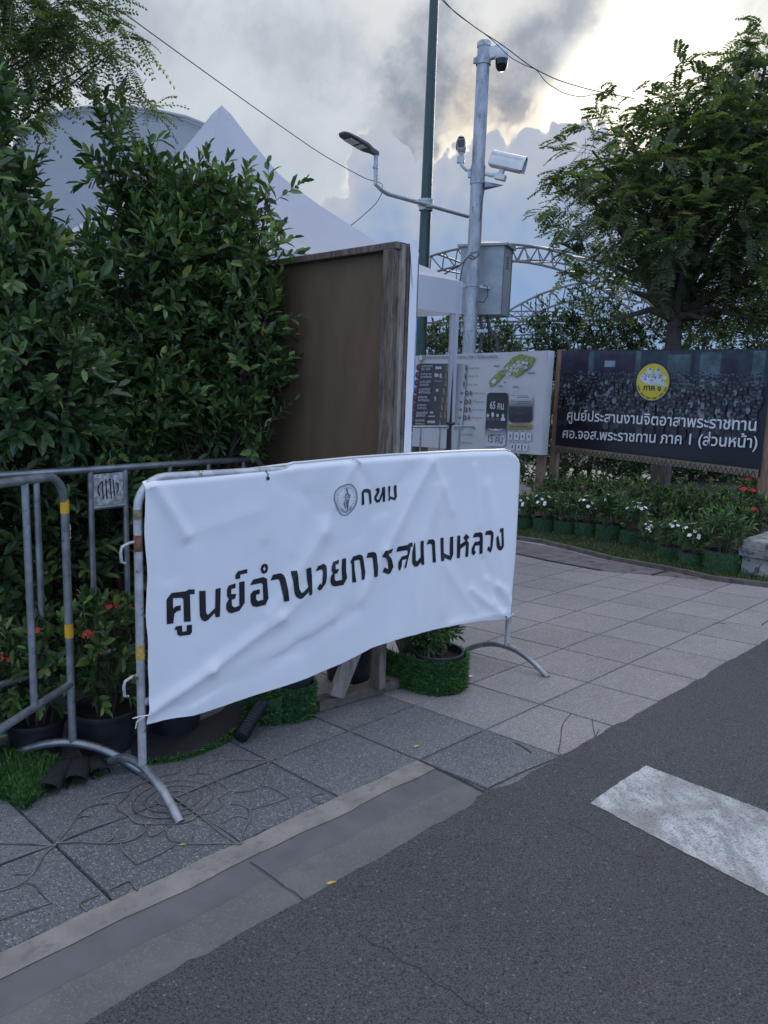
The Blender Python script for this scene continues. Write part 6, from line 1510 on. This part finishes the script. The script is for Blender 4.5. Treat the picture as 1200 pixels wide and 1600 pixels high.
n_ = 2200; ii = RNG.integers(0, len(fr_)-1, n_); w_ = RNG.random((n_, 1)); FP = np.array([b.v[i*9] for i in range(len(fr_))]); P = FP[ii]*(1-w_)+FP[ii+1]*w_+RNG.normal(0, .004, (n_, 3)); P[:, 2] = np.maximum(P[:, 2], FP[ii, 2]-.003)
V, q, t_, a_ = blades(n_, P, np.tile((.5, -.6, .12), (n_, 1)), .022, .0034, .5); np_mesh('turf_fringe', V, q, t_, TURF, ts, a_)
tm = thing('turf_mat', G(35, 1225), 'bright artificial turf mat folded over at the lower left edge', 'artificial turf', 'loose artificial turf')
mp0 = [(-40, 1215), (-10, 1185), (30, 1172), (62, 1186), (92, 1202), (78, 1232), (52, 1256), (36, 1268), (10, 1252), (-40, 1240)]
ctr = G(30, 1220); b = MB(); ring_ = [G(*p) for p in mp0]
for f_, z in ((1.0, .004), (1.0, .026), (.85, .046), (.5, .055), (0.02, .058)):
    for p in ring_: q = ctr.lerp(p, f_); b.v.append((q.x, q.y, gz(q.x, q.y)+z+(.012*mnoise.noise((q.x*14, q.y*14, 0)) if z > .03 else 0)))
w_ = len(ring_); b.f = [(k*w_+i, k*w_+(i+1) % w_, (k+1)*w_+(i+1) % w_, (k+1)*w_+i) for k in range(4) for i in range(w_)]
b.build('mat', simple('turf base green', (.022, .068, .026), .9, 0, .4, 40, .6, 120), tm, True)
n_ = 9000; fc_ = RNG.integers(0, len(b.f), n_); BV = np.array(b.v); Q_ = np.array(b.f)[fc_]; u_, v2 = RNG.random((n_, 1)), RNG.random((n_, 1))
P = (BV[Q_[:, 0]]*(1-u_)+BV[Q_[:, 1]]*u_)*(1-v2)+(BV[Q_[:, 3]]*(1-u_)+BV[Q_[:, 2]]*u_)*v2
V, q, t_, a_ = blades(n_, P, np.tile((.15, -.25, 1.0), (n_, 1)), .024, .0036, .4); np_mesh('turf_blades', V, q, t_, TURF, tm, a_)
for lab, a_, c_, rr in (('curled roll of black turf backing beside the turf mat', (72, 1246), (98, 1208), .030), ('curled roll of black turf backing near the barrier foot', (118, 1232), (128, 1200), .028), ('smallest curled roll of black turf backing by the barrier foot', (158, 1216), (150, 1196), .024)):
    p, q = G(*a_), G(*c_); ax = (q-p); L_ = ax.length; ax = ax/L_; sd = Vector((-ax.y, ax.x, 0)).normalized(); b = MB()
    tr_ = thing('turf_roll', p, lab, 'artificial turf', 'loose artificial turf')
    for i in range(9):
        c = p+ax*(L_*i/8); c.z = gz(c.x, c.y)
        for k in range(15): a = -.5+k*.36; r2 = rr*(1+.10*k/14+.05*math.sin(i*1.3+k)); b.v.append(tuple(c+sd*(-math.cos(a)*r2*1.35)+Vector((0, 0, rr*.8+math.sin(a)*r2*.95))))
    b.f = [(i*15+k, i*15+15+k, i*15+16+k, i*15+1+k) for i in range(8) for k in range(14)]
    b.build('backing', TURFBACK, tr_, True)
    n_ = 500; FV = np.array(b.v).reshape(9, 15, 3)[:, -1]; ii = RNG.integers(0, 8, n_); w_ = RNG.random((n_, 1)); P = FV[ii]*(1-w_)+FV[ii+1]*w_+RNG.normal(0, .004, (n_, 3))
    V, q_, t_, a2 = blades(n_, P, np.tile((.5, -.5, .2), (n_, 1)), .02, .0034, .5); np_mesh('turf_fringe', V, q_, t_, TURF, tr_, a2)
h0, h1 = G(376, 1163), G(428, 1112); h0.z += .030; h1.z += .10
b = MB(); PT, RR = [], []
for i in range(133): t = i/132; c = h0.lerp(h1, t); c.z += .015*math.sin(math.pi*t); PT.append(c); RR.append(.0265+.0042*math.sin(i*2*math.pi/6))
b.tube(PT, RR, 16); tag(b.build('corrugated_hose', BLACKP, None, True), 'short black corrugated hose leaning between the turf sheet and the turf-wrapped pot', 'hose')

# ------------------------------------------------------------------ green-wrapped pots along the lawn
GL = 'green-wrapped pots along the lawn'
tw_, blw = potted('proto', .125, .20, .93, ('jasmine', .27, .145, 74, .07, .016, JASM, 9, .085), GL, nb=700)
pts = surf_pts(blw, 22, .05); petals([p for p, d in pts], [d+Vector((0, 0, .4)) for p, d in pts], .026, 5, WHITEFL, tw_, 'flowers', .8)
tg_, blg = potted('proto', .125, .20, .93, ('jasmine', .27, .145, 78, .07, .016, JASM, 9, .085), GL, nb=700)
pts = surf_pts(blg, 4, .05); petals([p for p, d in pts], [d+Vector((0, 0, .4)) for p, d in pts], .026, 5, WHITEFL, tg_, 'flowers', .8)
rows_ = [(1126, 897, 54, 'g'), (1080, 890, 40, 'w'), (1046, 878, 36, 'w'), (1012, 864, 27, 'w'), (987, 854, 38, 'w'), (951, 846, 40, 'g'), (915, 840, 36, 'w'), (882, 836, 34, 'g'), (849, 832, 34, 'w'), (818, 828, 30, 'w'), (786, 824, 32, 'w')]
ordn = ['nearest the stone plinth', 'second from the stone plinth', 'third from the stone plinth', 'fourth from the stone plinth, the narrowest', 'fifth from the stone plinth', 'sixth from the stone plinth', 'seventh from the stone plinth', 'eighth from the stone plinth', 'ninth from the stone plinth', 'tenth from the stone plinth', 'farthest from the stone plinth, mostly behind the banner']
usedp = {'w': False, 'g': False}; LP = []
for (px_, py_, wpx, k), od in zip(rows_, ordn):
    proto = tw_ if k == 'w' else tg_
    t = proto if not usedp[k] else copy_tree(proto); usedp[k] = True
    P = G(px_, py_); s = wpx/F_PX*P.y/(.125*2.2); place(t, P, None, s); LP.append(P)
    t['label'] = ('green-wrapped pot of white-flowered jasmine, ' if k == 'w' else 'green-wrapped pot of leafy jasmine with few flowers, ')+od
# second row: ixora bushes behind the pots
GX = 'ixora bushes behind the lawn pots'
def ixbush(nfl, n_=110):
    t = thing('ixora_bush', (0, 0, 0), 'x', 'bush', GX)
    bl_ = [(Vector((0, 0, .38)), (.27, .27, .2)), (Vector((.12, .05, .46)), (.2, .2, .16)), (Vector((-.14, 0, .36)), (.2, .2, .18))]
    foliage(t, bl_, n_, IXORA, .07, .028, 9, .11, (.15, 1), up=.7, wob=.3)
    b = MB()
    for k in range(5): a = k*1.3; b.tube([(.04*math.cos(a), .04*math.sin(a), 0), (.12*math.cos(a), .12*math.sin(a), .3)], [.01, .005], 6)
    b.build('stems', TWIG, t, True)
    pts = surf_pts(bl_, nfl, .15); clusters([p for p, d in pts], 22, .046, .024, REDFL, t); return t
xa, xb = ixbush(22, 120), ixbush(1, 120)
for i, (px_, py_, dy, s, k, lab) in enumerate(((1160, 850, .25, .92, 'a', 'ixora bush covered in red flower heads beside the stone plinth'), (1120, 870, .62, .95, 'b', 'mostly green ixora bush just left of the red-flowered one'), (1072, 868, .62, 1.0, 'b', 'mostly green ixora bush below the middle of the dark sign, second from the red one'), (1020, 858, .62, 1.0, 'b', 'mostly green ixora bush in front of the tree trunk'), (968, 846, .6, 1.0, 'b', 'mostly green ixora bush below the yellow emblem'), (918, 838, .6, 1.0, 'b', 'mostly green ixora bush right of the left sign post'), (868, 832, .6, 1.0, 'b', 'mostly green ixora bush at the foot of the left sign post'), (820, 826, .55, 1.0, 'b', 'ixora bush with a few red heads just right of the banner'))):
    src = xa if k == 'a' else xb
    t = src if (i in (0, 1)) else copy_tree(src)
    P = G(px_, py_); P = Vector((P.x+.72*dy, P.y+.69*dy, 0)); place(t, P, None, s*(.86 if k == 'b' else 1.05)); t['label'] = lab

# ------------------------------------------------------------------ stone plinth
pk = G(1153, 901); pl_ = thing('stone_plinth', (pk.x, pk.y, gz(pk.x, pk.y)), 'weathered stone plinth with a moulded cap at the right edge', 'plinth')
xa_ = -EB; ya_ = EA; z0 = gz(pk.x, pk.y)-.03
def pbox(b, x0, x1, y0, y1, za, zb_): return b.box(Vector((pk.x, pk.y, z0))+xa_*((x0+x1)/2)+ya_*((y0+y1)/2)+Vector((0, 0, (za+zb_)/2)), xa_*((x1-x0)/2), ya_*((y1-y0)/2), Vector((0, 0, (zb_-za)/2)))
def rough(o, amp, cuts=5):
    bm = bmesh.new(); bm.from_mesh(o.data); bmesh.ops.subdivide_edges(bm, edges=bm.edges[:], cuts=cuts, use_grid_fill=True)
    for v in bm.verts: v.co += Vector((mnoise.noise(v.co*9), mnoise.noise(v.co*9+Vector((5, 0, 0))), mnoise.noise(v.co*9+Vector((0, 7, 0)))))*amp
    bm.to_mesh(o.data); bm.free()
rough(pbox(MB(), .015, 1.1, .015, .62, 0, .215).build('base', CONC, pl_), .012)
rough(pbox(MB(), -.012, 1.12, -.012, .65, .212, .262).build('moulding', CONC, pl_), .006)
rough(pbox(MB(), .0, 1.12, .0, .64, .259, .345).build('cap', CONC, pl_, bevel=.02), .006)

# ------------------------------------------------------------------ small litter
GF = 'fallen leaves'
LEAFY = simple('fallen yellow leaf', (.45, .33, .06), .6, 0, .3, 50)
for px_, py_, s, rz, lab in ((518, 1382, .016, .3, 'small orange fallen leaf on the asphalt edge'), (286, 1322, .012, .1, 'tiny yellow leaf at the rim of the lotus pattern'), (651, 1168, .016, .6, 'pale fallen leaf on the plain dark slab')):
    p = G(px_, py_); b = MB(); c_, s_ = math.cos(rz), math.sin(rz)
    for x, y, z in ((-1, 0, .1), (-.4, .32, .25), (.3, .34, .3), (1, 0, .15), (.3, -.34, .22), (-.4, -.3, .12), (0, 0, .05)): xx, yy = (x*c_-y*s_)*s, (x*s_+y*c_)*s; b.v.append((p.x+xx, p.y+yy, gz(p.x+xx, p.y+yy)+.005+z*s*.5))
    b.f = [(6, i, (i+1) % 6) for i in range(6)]
    tag(b.build('fallen_leaf', LEAFY), lab, 'leaf', GF)
p = G(728, 1058); b = MB()
for i in range(5):
    for j in range(4): x, y = -.03+.06*i/4, -.018+.036*j/3; q = p+EA*(x*.2+y)+EB*(-x*.9); b.v.append((q.x, q.y, gz(q.x, q.y)+.005+.006*mnoise.noise((x*60, y*60, 0))+.004))
b.f = [(i*4+j, i*4+4+j, i*4+5+j, i*4+1+j) for i in range(4) for j in range(3)]
tag(b.build('paper_scrap', WHITEP), 'scrap of white paper on the pink slabs beside the turf-wrapped pot', 'paper')

# ------------------------------------------------------------------ far tree line closing the view beyond the park
FT = [((x, 58+4*math.sin(x*.7), 1.2+.9*math.sin(x*1.3)), (4.2, 2.2, 2.6+.9*math.sin(x*.9))) for x in range(-60, 76, 5)]
P, D = in_blobs(FT, 9000, (.5, 1.0), .4, .9, .4, .3)
V, q, t_, a_ = leaf_arrays(P, D+RNG.normal(0, .6, P.shape), D+np.array((0, 0, .6)), RNG.uniform(.5, 1.0, len(P)), RNG.uniform(.35, .6, len(P)))
tag(np_mesh('distant_trees', V, q, t_, HEDGE, attr=a_), 'low line of distant trees closing the far side of the park', 'trees', kind='stuff')
